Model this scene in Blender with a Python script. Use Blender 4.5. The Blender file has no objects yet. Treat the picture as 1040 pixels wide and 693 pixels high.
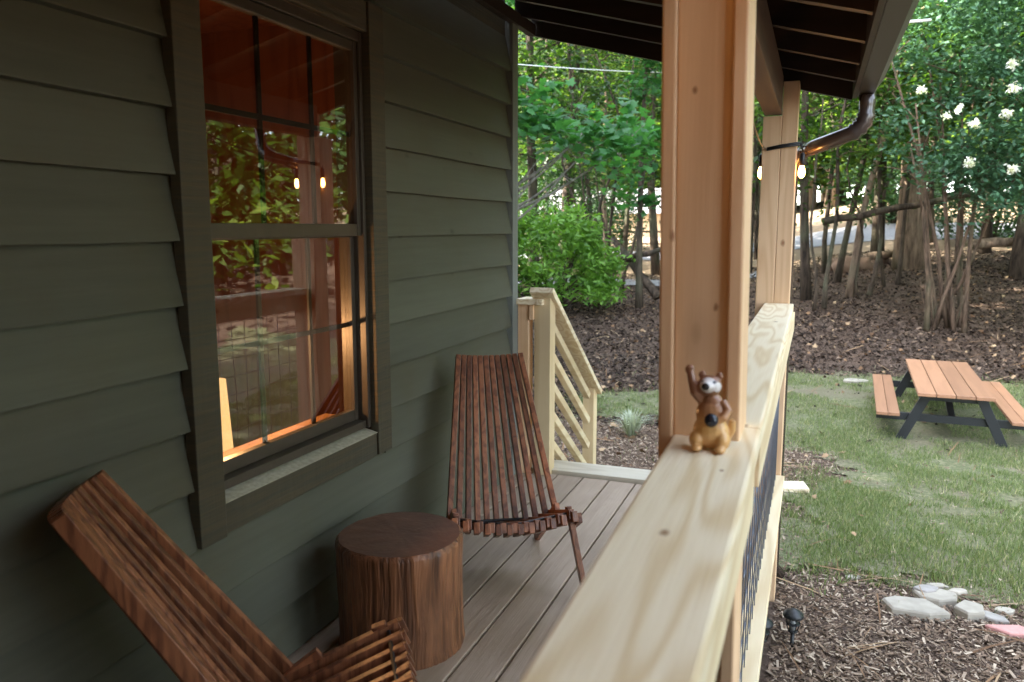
import bpy, bmesh, math, random
import numpy as np
from mathutils import Vector, Matrix, Euler, noise as mnoise
random.seed(7); RNG = np.random.default_rng(7)
scene = bpy.context.scene
COL = scene.collection
R = math.radians

# ------------------------------------------------------------------ camera
CAMH = 1.34
FPX, CX, CY = 809.0, 520.0, 346.5
PITCH = math.atan(116/FPX); YAW = math.atan(310/math.hypot(FPX, 116))
cF = Vector((-math.sin(YAW)*math.cos(PITCH), math.cos(YAW)*math.cos(PITCH), -math.sin(PITCH)))
cR = Vector((math.cos(YAW), math.sin(YAW), 0)); cU = cR.cross(cF)
def ray(px, py): return cF*FPX + cR*(px-CX) - cU*(py-CY)
def at(px, py, Y):
    d = ray(px, py); return Vector((0, 0, CAMH)) + d*(Y/d.y)
def atz(px, py, z):
    d = ray(px, py); return Vector((0, 0, CAMH)) + d*((z-CAMH)/d.z)
cam = bpy.data.cameras.new('camera'); camo = bpy.data.objects.new('camera', cam); COL.objects.link(camo)
m = Matrix((cR, cU, -cF)).transposed().to_4x4(); m.translation = (0, 0, CAMH); camo.matrix_world = m
cam.sensor_width = 36; cam.lens = FPX/1040*36; cam.clip_start = 0.03; cam.clip_end = 900
cam.dof.use_dof = True; cam.dof.focus_distance = 3.3; cam.dof.aperture_fstop = 4.2
scene.camera = camo

# ------------------------------------------------------------------ mesh builder
class MB:
    def __init__(s): s.v = []; s.f = []; s.r = []; s.sm = []
    def add(s, vs, fs, rnd=None, smooth=False):
        b = len(s.v); s.v += [tuple(x) for x in vs]
        if rnd is None: rnd = random.random()
        for f in fs: s.f.append([i+b for i in f]); s.r.append(rnd); s.sm.append(smooth)
        return s
    def box(s, x0, x1, y0, y1, z0, z1, rnd=None, M=None):
        vs = [Vector(p) for p in ((x0,y0,z0),(x1,y0,z0),(x1,y1,z0),(x0,y1,z0),(x0,y0,z1),(x1,y0,z1),(x1,y1,z1),(x0,y1,z1))]
        if M: vs = [M @ v for v in vs]
        return s.add(vs, [(0,3,2,1),(4,5,6,7),(0,1,5,4),(1,2,6,5),(2,3,7,6),(3,0,4,7)], rnd)
    def bar(s, p0, p1, w, h, up=(0,0,1), rnd=None, w1=None, h1=None):
        p0, p1 = Vector(p0), Vector(p1); d = (p1-p0).normalized(); up = Vector(up)
        a = d.cross(up).normalized(); b = a.cross(d).normalized()
        w1 = w1 or w; h1 = h1 or h; vs = []
        for p, ww, hh in ((p0, w, h), (p1, w1, h1)):
            for sa, sb in ((-1,-1),(1,-1),(1,1),(-1,1)): vs.append(p + a*sa*ww/2 + b*sb*hh/2)
        return s.add(vs, [(0,1,2,3),(7,6,5,4),(0,4,5,1),(1,5,6,2),(2,6,7,3),(3,7,4,0)], rnd)
    def tube(s, pts, rad, n=8, rnd=None, smooth=True, cap=True, flat=1.0):
        pts = [Vector(p) for p in pts]
        if not hasattr(rad, '__len__'): rad = [rad]*len(pts)
        vs = []; fs = []; ref = None
        for i, p in enumerate(pts):
            d = (pts[min(i+1, len(pts)-1)] - pts[max(i-1, 0)]).normalized()
            if ref is None: ref = d.orthogonal().normalized()
            a = (ref - d*ref.dot(d)).normalized(); ref = a; b = d.cross(a)
            for k in range(n):
                t = 2*math.pi*k/n; vs.append(p + (a*math.cos(t) + b*math.sin(t)*flat)*rad[i])
        for i in range(len(pts)-1):
            for k in range(n):
                k2 = (k+1) % n; fs.append((i*n+k, i*n+k2, (i+1)*n+k2, (i+1)*n+k))
        if cap: fs += [tuple(range(n-1, -1, -1)), tuple(range((len(pts)-1)*n, len(pts)*n))]
        return s.add(vs, fs, rnd, smooth)
    def lathe(s, prof, c=(0,0,0), n=20, rnd=None, smooth=True):
        c = Vector(c); vs = []; fs = []
        for r, z in prof:
            for k in range(n):
                t = 2*math.pi*k/n; vs.append(c + Vector((r*math.cos(t), r*math.sin(t), z)))
        for i in range(len(prof)-1):
            for k in range(n):
                k2 = (k+1) % n; fs.append((i*n+k, i*n+k2, (i+1)*n+k2, (i+1)*n+k))
        fs += [tuple(range(n-1, -1, -1)), tuple(range((len(prof)-1)*n, len(prof)*n))]
        return s.add(vs, fs, rnd, smooth)
    def blob(s, c, r, rot=None, seg=16, rings=10, rnd=None, noise=0.0, seed=0):
        c = Vector(c); vs = []; fs = []; rot = rot or Matrix.Identity(3)
        for i in range(rings+1):
            ph = math.pi*i/rings
            for k in range(seg):
                t = 2*math.pi*k/seg; d = Vector((math.sin(ph)*math.cos(t), math.sin(ph)*math.sin(t), math.cos(ph)))
                q = 1 + noise*mnoise.noise(d*1.7 + Vector((seed, seed*2.1, 0)))
                vs.append(c + rot @ Vector((d.x*r[0]*q, d.y*r[1]*q, d.z*r[2]*q)))
        for i in range(rings):
            for k in range(seg):
                k2 = (k+1) % seg; fs.append((i*seg+k, (i+1)*seg+k, (i+1)*seg+k2, i*seg+k2))
        return s.add(vs, fs, rnd, True)
    def build(s, name, mat, parent=None, bevel=0, world=True):
        me = bpy.data.meshes.new(name); me.from_pydata(s.v, [], s.f); me.update()
        a = me.attributes.new('rnd', 'FLOAT', 'FACE'); a.data.foreach_set('value', s.r)
        me.polygons.foreach_set('use_smooth', s.sm)
        me.materials.append(mat)
        o = bpy.data.objects.new(name, me); COL.objects.link(o)
        if parent:
            o.parent = parent
            if world:
                r = parent
                L = Vector((0,0,0))
                while r: L += r.location if r.type == 'EMPTY' else Vector((0,0,0)); r = r.parent
                o.matrix_parent_inverse = Matrix.Translation(-L) if parent.type == 'EMPTY' else Matrix.Identity(4)
        if bevel:
            b = o.modifiers.new('bevel', 'BEVEL'); b.width = bevel; b.segments = 2; b.limit_method = 'ANGLE'; b.angle_limit = R(40)
        return o
def tag(o, label, cat, group=None, kind=None):
    if label: o['label'] = label
    if cat: o['category'] = cat
    if group: o['group'] = group
    if kind: o['kind'] = kind
    return o
def thing(name, label, cat, loc=(0,0,0), rz=0, group=None):
    o = bpy.data.objects.new(name, None); COL.objects.link(o); o.location = loc; o.rotation_euler = (0,0,rz)
    o.empty_display_size = .1
    return tag(o, label, cat, group)
def struct(o): o['kind'] = 'structure'; return o
def dup(root, loc, rz, label, group=None):
    r = root.copy(); COL.objects.link(r); r.location = loc; r.rotation_euler = (0,0,rz); r['label'] = label
    if group: r['group'] = group
    for ch in list(root.children):
        c = ch.copy(); COL.objects.link(c); c.parent = r
        for g in list(ch.children):
            d = g.copy(); COL.objects.link(d); d.parent = c
    return r

# ------------------------------------------------------------------ materials
class NT:
    def __init__(s, name):
        s.m = bpy.data.materials.new(name); s.m.use_nodes = True; s.t = s.m.node_tree; s.t.nodes.clear()
        s.out = s.n('ShaderNodeOutputMaterial')
    def n(s, typ, **kw):
        x = s.t.nodes.new(typ)
        for k, v in kw.items(): setattr(x, k, v)
        return x
    def set(s, node, key, v):
        if hasattr(v, 'outputs') or isinstance(v, bpy.types.NodeSocket):
            s.t.links.new(v if isinstance(v, bpy.types.NodeSocket) else v.outputs[0], node.inputs[key])
        else: node.inputs[key].default_value = v
    def math(s, op, a, b=0.0, clamp=False):
        x = s.n('ShaderNodeMath', operation=op, use_clamp=clamp); s.set(x, 0, a); s.set(x, 1, b); return x.outputs[0]
    def vmath(s, op, a, b):
        x = s.n('ShaderNodeVectorMath', operation=op); s.set(x, 0, a); s.set(x, 1, b); return x.outputs[0]
    def noise(s, vec, scale, detail=4, rough=.55, dist=0):
        x = s.n('ShaderNodeTexNoise'); s.set(x, 'Vector', vec); x.inputs['Scale'].default_value = scale
        x.inputs['Detail'].default_value = detail; x.inputs['Roughness'].default_value = rough; x.inputs['Distortion'].default_value = dist
        return x.outputs[0]
    def ramp(s, fac, stops, interp='LINEAR'):
        x = s.n('ShaderNodeValToRGB'); s.set(x, 0, fac); e = x.color_ramp.elements; x.color_ramp.interpolation = interp
        while len(e) < len(stops): e.new(.5)
        for i, (p, c) in enumerate(stops): e[i].position = p; e[i].color = (*c, 1) if len(c) == 3 else c
        return x.outputs[0]
    def mix(s, fac, a, b, blend='MIX'):
        x = s.n('ShaderNodeMix', data_type='RGBA', blend_type=blend); s.set(x, 0, fac)
        s.set(x, 6, (*a, 1) if isinstance(a, tuple) and len(a) == 3 else a); s.set(x, 7, (*b, 1) if isinstance(b, tuple) and len(b) == 3 else b)
        return x.outputs[2]
    def bsdf(s, color, rough=.6, bump=None, bstr=.3, bdist=.01, spec=.5, metal=0, coat=0):
        b = s.n('ShaderNodeBsdfPrincipled'); s.set(b, 'Base Color', (*color, 1) if isinstance(color, tuple) and len(color) == 3 else color)
        s.set(b, 'Roughness', rough); b.inputs['Specular IOR Level'].default_value = spec; b.inputs['Metallic'].default_value = metal
        b.inputs['Coat Weight'].default_value = coat
        if bump is not None:
            q = s.n('ShaderNodeBump'); q.inputs['Strength'].default_value = bstr; q.inputs['Distance'].default_value = bdist
            s.set(q, 'Height', bump); s.set(b, 'Normal', q.outputs[0])
        s.t.links.new(b.outputs[0], s.out.inputs[0]); return b
    def coords(s, off=10):
        tc = s.n('ShaderNodeTexCoord'); at_ = s.n('ShaderNodeAttribute', attribute_name='rnd')
        s.rnd = at_.outputs['Fac']
        cmb = s.n('ShaderNodeCombineXYZ')
        for i, k in enumerate((off, off*1.7, off*.6)): s.set(cmb, i, s.math('MULTIPLY', s.rnd, k))
        return s.vmath('ADD', tc.outputs['Object'], cmb.outputs[0])
def spots(s, co, col, pts, stretch, dark):
    for p, r in pts:
        d = s.n('ShaderNodeVectorMath', operation='DISTANCE'); s.set(d, 0, s.vmath('MULTIPLY', co, stretch)); d.inputs[1].default_value = [a*b for a, b in zip(p, stretch)]
        dd = s.math('ADD', s.math('DIVIDE', d.outputs['Value'], r), s.math('MULTIPLY', s.noise(co, 120, 2), .5))
        col = s.mix(s.ramp(dd, [(.28, (.95,.95,.95)), (.6, (.7,.7,.7)), (.9, (.22,.22,.22)), (1.0, (0,0,0))]), col, dark)
    return col
def wood(name, light, dark, axis=1, fig=5.0, across=7.0, along=.7, contrast=.8, rough=.6, knots=None, fiber=.25, bstr=.15, var=.15, stain=None, spec=.4, pts=None):
    s = NT(name); co = s.coords()
    sc = [across]*3; sc[axis] = along
    c2 = s.vmath('MULTIPLY', co, tuple(sc))
    n1 = s.noise(c2, 1.0, 2.0, .45)
    ring = s.math('SINE', s.math('MULTIPLY', n1, fig*6.283))
    ring = s.math('POWER', s.math('MULTIPLY_ADD', ring, .5) if False else s.math('ADD', s.math('MULTIPLY', ring, .5), .5), 1.6)
    sf = [220.0]*3; sf[axis] = 6.0
    fib = s.noise(s.vmath('MULTIPLY', co, tuple(sf)), 1.0, 3, .6)
    fac = s.math('ADD', s.math('MULTIPLY', ring, contrast*.6), s.math('MULTIPLY', fib, fiber*2), True)
    col = s.mix(fac, light, dark)
    lum = s.math('ADD', 1-var, s.math('MULTIPLY', s.rnd, 2*var))
    cl = s.n('ShaderNodeCombineColor')
    for i in range(3): s.set(cl, i, lum)
    col = s.mix(1.0, col, cl.outputs[0], 'MULTIPLY')
    if stain:
        ns = s.noise(co, 1.6, 5, .6); col = s.mix(s.math('MULTIPLY', s.ramp(ns, [(.42, (0,0,0)), (.7, (1,1,1))]), stain[1]), col, stain[0])
    if knots:
        sk = [5.0]*3; sk[axis] = 2.4
        v = s.n('ShaderNodeTexVoronoi'); s.set(v, 'Vector', s.vmath('MULTIPLY', co, tuple(sk))); v.inputs['Scale'].default_value = knots
        k = s.ramp(v.outputs['Distance'], [(0, (1,1,1)), (.035, (.9,.9,.9)), (.085, (.15,.15,.15)), (.16, (0,0,0))])
        col = s.mix(s.math('MULTIPLY', k, .85), col, (dark[0]*.35, dark[1]*.25, dark[2]*.2))
    if pts:
        oc = s.n('ShaderNodeTexCoord').outputs['Object']; st = [1.0]*3; st[axis] = .6
        col = spots(s, oc, col, pts, tuple(st), (dark[0]*.38, dark[1]*.26, dark[2]*.2))
    s.bsdf(col, rough, s.math('ADD', fib, s.math('MULTIPLY', ring, .3)), bstr, .004, spec)
    return s.m
def plain(name, c, rough=.5, metal=0, nscale=30, nvar=.25, bstr=.1, spec=.5):
    s = NT(name); co = s.coords(); n = s.noise(co, nscale, 4)
    col = s.mix(n, tuple(x*(1-nvar) for x in c), tuple(min(1, x*(1+nvar)) for x in c))
    s.bsdf(col, rough, n, bstr, .003, spec, metal); return s.m
def leafmat(name, a, b, trans=.45, rough=.5, yellow=None):
    s = NT(name); at_ = s.n('ShaderNodeAttribute', attribute_name='rnd')
    oi = s.n('ShaderNodeObjectInfo')
    stops = [(0, a), (.85, b)]
    if yellow: stops += [(.97, yellow)]
    col = s.ramp(at_.outputs['Fac'], stops)
    lum = s.math('ADD', .8, s.math('MULTIPLY', oi.outputs['Random'], .4)); cl = s.n('ShaderNodeCombineColor')
    for i in range(3): s.set(cl, i, lum)
    col = s.mix(1.0, col, cl.outputs[0], 'MULTIPLY')
    p = s.n('ShaderNodeBsdfPrincipled'); s.set(p, 'Base Color', col); p.inputs['Roughness'].default_value = rough; p.inputs['Specular IOR Level'].default_value = .35
    t = s.n('ShaderNodeBsdfTranslucent'); s.set(t, 0, s.mix(1.0, col, (1.5, 1.6, .7), 'MULTIPLY'))
    mx = s.n('ShaderNodeMixShader'); mx.inputs[0].default_value = trans
    s.t.links.new(p.outputs[0], mx.inputs[1]); s.t.links.new(t.outputs[0], mx.inputs[2]); s.t.links.new(mx.outputs[0], s.out.inputs[0])
    return s.m
def emit(name, c, st):
    s = NT(name); e = s.n('ShaderNodeEmission'); e.inputs[0].default_value = (*c, 1); e.inputs[1].default_value = st
    s.t.links.new(e.outputs[0], s.out.inputs[0]); return s.m

M = {}
M['cap'] = wood('pine_cap', (.84,.75,.56), (.64,.49,.28), 1, fig=11, across=8, along=.9, contrast=1.0, knots=1.0, rough=.6, fiber=.22, var=.05, pts=[(tuple(atz(675,541,.97)), .011), (tuple(atz(733,478,.97)), .006), (tuple(atz(757,432,.97)), .009), (tuple(atz(788,327,.97)), .014)])
M['pineY'] = wood('pine_board', (.78,.66,.44), (.58,.42,.22), 1, knots=1.2, fiber=.15, var=.1)
M['pineX'] = wood('pine_cross', (.70,.56,.34), (.50,.33,.15), 0, knots=1.2, fiber=.15, var=.1)
M['pineZ'] = wood('pine_post', (.74,.60,.37), (.54,.38,.19), 2, knots=1.2, fiber=.15, var=.1)
M['post'] = wood('cedar_post', (.81,.57,.35), (.65,.41,.225), 2, fig=9, across=8, along=.45, contrast=.85, knots=.9, fiber=.25, pts=[(tuple(at(795,247,4.1)), .016), (tuple(at(684,240,1.4)), .010), (tuple(at(727,312,1.41)), .007), (tuple(at(706,92,1.41)), .007)], var=.1)
M['rim'] = wood('weathered_rim', (.62,.57,.46), (.42,.36,.26), 0, knots=1.0)
M['deck'] = wood('deck_board', (.43,.335,.25), (.29,.215,.155), 1, fig=4, across=14, along=.8, contrast=.5, fiber=.45, var=.16, rough=.6, stain=((.27,.20,.14), .6), bstr=.35)
M['redwood'] = wood('stained_slat', (.37,.15,.068), (.12,.042,.02), 2, fig=4, across=26, along=2.0, contrast=.9, fiber=.4, var=.42, rough=.38, bstr=.15, spec=.5)
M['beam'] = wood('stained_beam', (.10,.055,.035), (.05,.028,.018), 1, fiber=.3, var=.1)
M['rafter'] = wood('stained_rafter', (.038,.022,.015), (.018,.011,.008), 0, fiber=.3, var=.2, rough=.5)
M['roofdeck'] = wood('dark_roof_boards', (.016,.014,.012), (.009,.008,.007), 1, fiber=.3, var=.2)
M['tabletop'] = wood('picnic_plank', (.36,.19,.105), (.24,.12,.065), 1, fig=3, across=10, along=.8, contrast=.5, fiber=.35, var=.16, rough=.55)
M['black'] = plain('black_paint', (.012,.014,.016), .45)
M['metal_dark'] = plain('brown_gutter_paint', (.035,.028,.022), .38, nvar=.15, spec=.6)
M['pipe'] = plain('brown_pipe_paint', (.045,.032,.025), .25, nvar=.15, spec=.8)
M['wire'] = plain('galvanised_wire', (.22,.25,.31), .4, .6)
M['slate'] = plain('pale_flagstone', (.32,.29,.235), .88, nscale=11, nvar=.45, bstr=.5)
M['pink'] = plain('pink_paver', (.50,.25,.22), .85, nscale=40, nvar=.2, bstr=.4)
M['rock'] = plain('brown_boulder', (.16,.10,.065), .9, nscale=6, nvar=.5, bstr=.8)
M['white'] = plain('white_paint', (.7,.7,.68), .5)

def siding_mat(name, base, axis=1, saw=False):
    s = NT(name); co = s.coords()
    sc = [40.0]*3; sc[axis] = 2.2
    g = s.noise(s.vmath('MULTIPLY', co, tuple(sc)), 1.0, 5, .62)
    n2 = s.noise(co, 2.3, 5, .6)
    col = s.mix(g, tuple(x*.78 for x in base), tuple(x*1.22 for x in base))
    col = s.mix(s.ramp(n2, [(.45, (0,0,0)), (.75, (.55,.55,.55))]), col, (base[0]*.95, base[1]*.80, base[2]*.62))
    lum = s.math('ADD', .88, s.math('MULTIPLY', s.rnd, .24)); cl = s.n('ShaderNodeCombineColor')
    for i in range(3): s.set(cl, i, lum)
    col = s.mix(1.0, col, cl.outputs[0], 'MULTIPLY')
    # scattered knots of the cedar under the stain
    sk = [1.0, 3.2, 6.0] if axis == 1 else [6.0, 6.0, 2.5]
    v = s.n('ShaderNodeTexVoronoi'); s.set(v, 'Vector', s.vmath('MULTIPLY', co, tuple(sk))); v.inputs['Scale'].default_value = 1.0
    k = s.ramp(v.outputs['Distance'], [(0, (.8,.8,.8)), (.04, (.5,.5,.5)), (.09, (0,0,0))])
    col = s.mix(k, col, tuple(x*.35 for x in base))
    h = g
    if saw:
        sz = [3.0, 3.0, 95.0]; w = s.noise(s.vmath('MULTIPLY', co, tuple(sz)), 1.0, 3, .7)
        col = s.mix(s.ramp(w, [(.4, (0,0,0)), (.62, (.9,.9,.9))]), col, (base[0]*1.5, base[1]*1.25, base[2]*1.0))
        h = s.math('ADD', g, s.math('MULTIPLY', w, 2.0))
    s.bsdf(col, .62, h, .35, .003, .35); return s.m
M['siding'] = siding_mat('siding_stain', (.079,.083,.060))
M['casing'] = siding_mat('casing_stain', (.050,.049,.035), 2, True)
M['sillm'] = siding_mat('sill_stain', (.06,.064,.05), 1)
M['corner'] = siding_mat('corner_stain', (.15,.17,.155), 2)
M['sash'] = plain('brown_sash', (.052,.043,.032), .4)
M['sillpale'] = plain('pale_sill_edge', (.42,.40,.30), .8, nscale=60, nvar=.5, bstr=.5)  # paler tone along the sill

def glassmat():
    s = NT('window_glass')
    f = s.n('ShaderNodeFresnel'); f.inputs[0].default_value = 1.6
    tr = s.n('ShaderNodeBsdfTransparent'); tr.inputs[0].default_value = (.80,.76,.70,1)
    gl = s.n('ShaderNodeBsdfGlossy'); gl.inputs['Roughness'].default_value = .012
    tc = s.n('ShaderNodeTexCoord'); n = s.noise(tc.outputs['Object'], 3.0, 1); b = s.n('ShaderNodeBump'); b.inputs['Strength'].default_value = .06; b.inputs['Distance'].default_value = .01
    s.set(b, 'Height', n); s.set(gl, 'Normal', b.outputs[0])
    mx = s.n('ShaderNodeMixShader'); ge = s.n('ShaderNodeNewGeometry'); s.set(mx, 0, s.math('MULTIPLY', s.math('MULTIPLY', f.outputs[0], 2.1, True), s.math('SUBTRACT', 1.0, ge.outputs['Backfacing'])))
    s.t.links.new(tr.outputs[0], mx.inputs[1]); s.t.links.new(gl.outputs[0], mx.inputs[2]); s.t.links.new(mx.outputs[0], s.out.inputs[0])
    return s.m
M['glass'] = glassmat()
def stumpmat(top):
    s = NT('stump_top' if top else 'stump_side'); co = s.coords(0)
    if top:
        sp = s.n('ShaderNodeSeparateXYZ'); s.set(sp, 0, co)
        ln = s.n('ShaderNodeVectorMath', operation='LENGTH'); cb = s.n('ShaderNodeCombineXYZ'); s.set(cb, 0, sp.outputs[0]); s.set(cb, 1, sp.outputs[1])
        s.set(ln, 0, cb.outputs[0]); r = ln.outputs['Value']
        n = s.noise(co, 9, 3); w = s.math('SINE', s.math('ADD', s.math('MULTIPLY', r, 330), s.math('MULTIPLY', n, 22)))
        n3 = s.noise(co, 14, 5, .65)
        col = s.mix(s.math('ADD', s.math('MULTIPLY', w, .015), s.math('MULTIPLY', n3, .85), True), (.04,.018,.010), (.22,.11,.065))
        s.bsdf(col, .42, s.math('ADD', s.math('MULTIPLY', w, .02), n3), .5, .006)
    else:
        # long shallow gouge marks running up the side
        g = s.noise(s.vmath('MULTIPLY', co, (34, 34, 3.2)), 1.0, 3, .6, .6)
        g2 = s.noise(s.vmath('MULTIPLY', co, (90, 90, 5)), 1.0, 3, .6)
        f = s.math('ADD', s.math('MULTIPLY', s.ramp(g, [(.36, (0,0,0)), (.64, (1,1,1))]), .75), s.math('MULTIPLY', g2, .3), True)
        n3 = s.noise(co, 5, 4)
        col = s.mix(f, (.035,.013,.007), (.36,.155,.07)); col = s.mix(s.ramp(n3, [(.4, (0,0,0)), (.8, (.7,.7,.7))]), col, (.09,.035,.018))
        s.bsdf(col, .42, g, .9, .012)
    return s.m
M['stump_top'] = stumpmat(True); M['stump_side'] = stumpmat(False)
def barkmat(name, a, b):
    s = NT(name); co = s.coords(3)
    g = s.noise(s.vmath('MULTIPLY', co, (14, 14, 2.2)), 1.0, 4, .65, .4); n = s.noise(co, 1.4, 3)
    col = s.mix(s.ramp(g, [(.35, (0,0,0)), (.65, (1,1,1))]), a, b); col = s.mix(s.ramp(n, [(.5, (0,0,0)), (.75, (.5,.5,.5))]), col, (.10,.12,.07))
    s.bsdf(col, .9, g, .8, .03, .2); return s.m
M['bark'] = barkmat('dark_bark', (.022,.016,.012), (.09,.065,.045))
M['bark_pale'] = barkmat('pale_bark', (.09,.062,.042), (.27,.19,.13))
M['bark_brown'] = barkmat('brown_bark', (.045,.030,.020), (.16,.105,.07))
M['bark_grey'] = barkmat('grey_bark', (.10,.095,.08), (.27,.25,.21))
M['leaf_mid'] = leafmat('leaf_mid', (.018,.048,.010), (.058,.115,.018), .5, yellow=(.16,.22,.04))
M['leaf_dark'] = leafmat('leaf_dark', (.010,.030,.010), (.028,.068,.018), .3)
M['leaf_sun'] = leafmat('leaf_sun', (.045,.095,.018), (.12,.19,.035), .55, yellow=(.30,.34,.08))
M['leaf_maple'] = leafmat('leaf_maple', (.026,.095,.032), (.048,.155,.045), .5)
M['leaf_myrtle'] = leafmat('leaf_myrtle', (.028,.074,.040), (.070,.155,.085), .25)
M['leaf_rhodo'] = leafmat('leaf_rhodo', (.055,.135,.022), (.15,.29,.045), .35, yellow=(.30,.46,.10))
M['leaf_grass'] = leafmat('lawn_blades', (.09,.135,.045), (.20,.24,.105), .3, yellow=(.42,.38,.23))
M['leaf_silver'] = leafmat('silver_blades', (.24,.28,.20), (.42,.45,.36), .2)
M['petal'] = leafmat('white_petals', (.72,.72,.70), (.85,.85,.84), .3)
def chipmat(name, stops):
    s = NT(name); a = s.n('ShaderNodeAttribute', attribute_name='rnd'); s.bsdf(s.ramp(a.outputs['Fac'], stops), .85, spec=.2); return s.m
M['chips'] = chipmat('bark_chips', [(0, (.06,.042,.032)), (.4, (.15,.10,.066)), (.75, (.25,.18,.125)), (1, (.48,.39,.29))])
M['litter'] = chipmat('fallen_leaves', [(0, (.013,.008,.006)), (.5, (.034,.022,.015)), (.85, (.075,.048,.032)), (1, (.24,.17,.12))])

def groundmat():
    s = NT('ground_soil'); tc = s.n('ShaderNodeTexCoord'); co = tc.outputs['Object']
    a = s.noise(co, 38, 6, .7); b = s.noise(co, 1.1, 4)
    col = s.ramp(a, [(.3, (.04,.028,.021)), (.5, (.10,.07,.052)), (.62, (.16,.115,.088)), (.78, (.32,.25,.2))])
    col = s.mix(s.ramp(b, [(.4, (0,0,0)), (.7, (.6,.6,.6))]), col, (.10,.062,.042))
    sp = s.n('ShaderNodeSeparateXYZ'); s.set(sp, 0, co)
    yy = s.math('ADD', sp.outputs[1], s.math('MULTIPLY', s.noise(co, .35, 3), 5.0))
    sand = s.ramp(s.math('DIVIDE', yy, 60), [(.385, (0,0,0)), (.42, (1,1,1)), (.70, (1,1,1)), (.78, (0,0,0))])
    sc = s.mix(s.noise(co, 2.0, 5), (.15,.11,.07), (.24,.18,.12))
    col = s.mix(sand, col, sc)
    s.bsdf(col, .95, a, .7, .03, .15); return s.m
M['ground'] = groundmat()
def lawnmat():
    s = NT('lawn_soil'); tc = s.n('ShaderNodeTexCoord'); co = tc.outputs['Object']
    a = s.noise(co, 30, 6, .7); b = s.noise(co, 1.3, 4)
    col = s.ramp(a, [(.3, (.06,.07,.035)), (.5, (.12,.13,.065)), (.7, (.25,.23,.15))])
    col = s.mix(s.ramp(b, [(.45, (0,0,0)), (.7, (.7,.7,.7))]), col, (.17,.14,.10))
    s.bsdf(col, .95, a, .6, .02, .15); return s.m
M['lawn'] = lawnmat()
M['road'] = plain('pale_gravel', (.17,.17,.175), .9, nscale=8, nvar=.25, bstr=.3)

# ------------------------------------------------------------------ terrain
PL = [(-60,-.55),(0,-.55),(5,-.58),(8,-.72),(11,-.68),(15,-.45),(19,-.20),(24,-.10),(30,.4),(36,1.0),(50,1.8),(300,6)]
PR = [(-60,-.55),(0,-.55),(5,-.58),(8,-.75),(11,-.65),(14.4,-.30),(18,.15),(21,.55),(26,.85),(34,2.1),(50,3.2),(300,8)]
def gz(x, y):
    a = x/max(y, 3.0); t = min(1, max(0, (a+.18)/.28)); t = t*t*(3-2*t)
    def pf(P):
        return float(np.interp(y, [p[0] for p in P], [p[1] for p in P]))
    z = sum((pf(PL)*(1-t) + pf(PR)*t) for _ in (0,))
    z += .05*mnoise.noise(Vector((x*.4, y*.4, 0))) * min(1, max(0, (y-4)/6)) 
    return z
def atg(px, py):
    d = ray(px, py); p = None
    for k in range(1, 4000):
        Y = k*.015*(1 + k*.0006); t = Y/d.y; q = Vector((0,0,CAMH)) + d*t
        if q.z <= gz(q.x, q.y): return q
    return q
xs = sorted(set([round(v, 3) for v in list(np.arange(-12, 12, .25)) + list(np.arange(-40, 40.1, 2)) + [-300,-200,-120,-80,-60,60,80,120,200,300]]))
ys = sorted(set([round(v, 3) for v in list(np.arange(-2, 26, .25)) + list(np.arange(-20, 60.1, 1.5)) + [-60,-40,80,110,150,200,300]]))
g = MB(); vs = [(x, y, gz(x, y)) for y in ys for x in xs]; nx = len(xs)
fs = [(j*nx+i, j*nx+i+1, (j+1)*nx+i+1, (j+1)*nx+i) for j in range(len(ys)-1) for i in range(nx-1)]
g.add(vs, fs, .5, True); struct(g.build('ground', M['ground']))

def patch(outline, lift, name, mat, step=.2, rag=0):
    """sheet laid on the terrain inside a plan outline"""
    def inside(x, y):
        c = False; n = len(outline)
        for i in range(n):
            x1, y1 = outline[i]; x2, y2 = outline[(i+1) % n]
            if (y1 > y) != (y2 > y) and x < (x2-x1)*(y-y1)/(y2-y1)+x1: c = not c
        return c
    x0, x1 = min(p[0] for p in outline), max(p[0] for p in outline); y0, y1 = min(p[1] for p in outline), max(p[1] for p in outline)
    b = MB(); nxx = int((x1-x0)/step)+1; nyy = int((y1-y0)/step)+1; idx = {}; V = []; Fc = []
    def vid(i, j):
        if (i, j) not in idx:
            x, y = x0+i*step, y0+j*step
            jx = x + .07*mnoise.noise(Vector((x*4, y*4, 1))); jy = y + .07*mnoise.noise(Vector((x*4, y*4, 5)))
            idx[(i, j)] = len(V); V.append((jx, jy, gz(jx, jy)+lift))
        return idx[(i, j)]
    for i in range(nxx):
        for j in range(nyy):
            px_, py_ = x0+(i+.5)*step, y0+(j+.5)*step; ra = rag*mnoise.noise(Vector((px_*1.9, py_*1.9, 2))) + rag*.6*mnoise.noise(Vector((px_*5, py_*5, 8)))
            if inside(px_+ra, py_+ra) : Fc.append((vid(i,j), vid(i+1,j), vid(i+1,j+1), vid(i,j+1)))
    b.add(V, Fc, .5, True)
    return b.build(name, mat), inside
lawn_px = [(590,426),(672,423),(760,430),(800,452),(840,462),(838,488),(806,492),(792,520),(790,583),(850,585),(930,596),(990,606),(1045,616),(1400,640),(1500,400),(1045,392),(940,389),(880,385),(800,380),(740,385),(672,398),(590,402)]
lawn_out = [tuple(atg(*p)[:2]) for p in lawn_px]
lw, in_lawn = patch(lawn_out, .012, 'lawn', M['lawn'], .06, .45); struct(lw)
rd, _ = patch([(-30,26.5),(-6,27.5),(4,26.5),(30,25),(30,28),(4,29.5),(-6,30),(-30,29)], .03, 'gravel_road', M['road'], .8); struct(rd)
rd2, _ = patch([(-9,19.6),(-3,20.2),(-1,20.4),(-1,22.2),(-3,22.2),(-9,21.8)], .03, 'gravel_path', M['road'], .3); struct(rd2)

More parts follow.
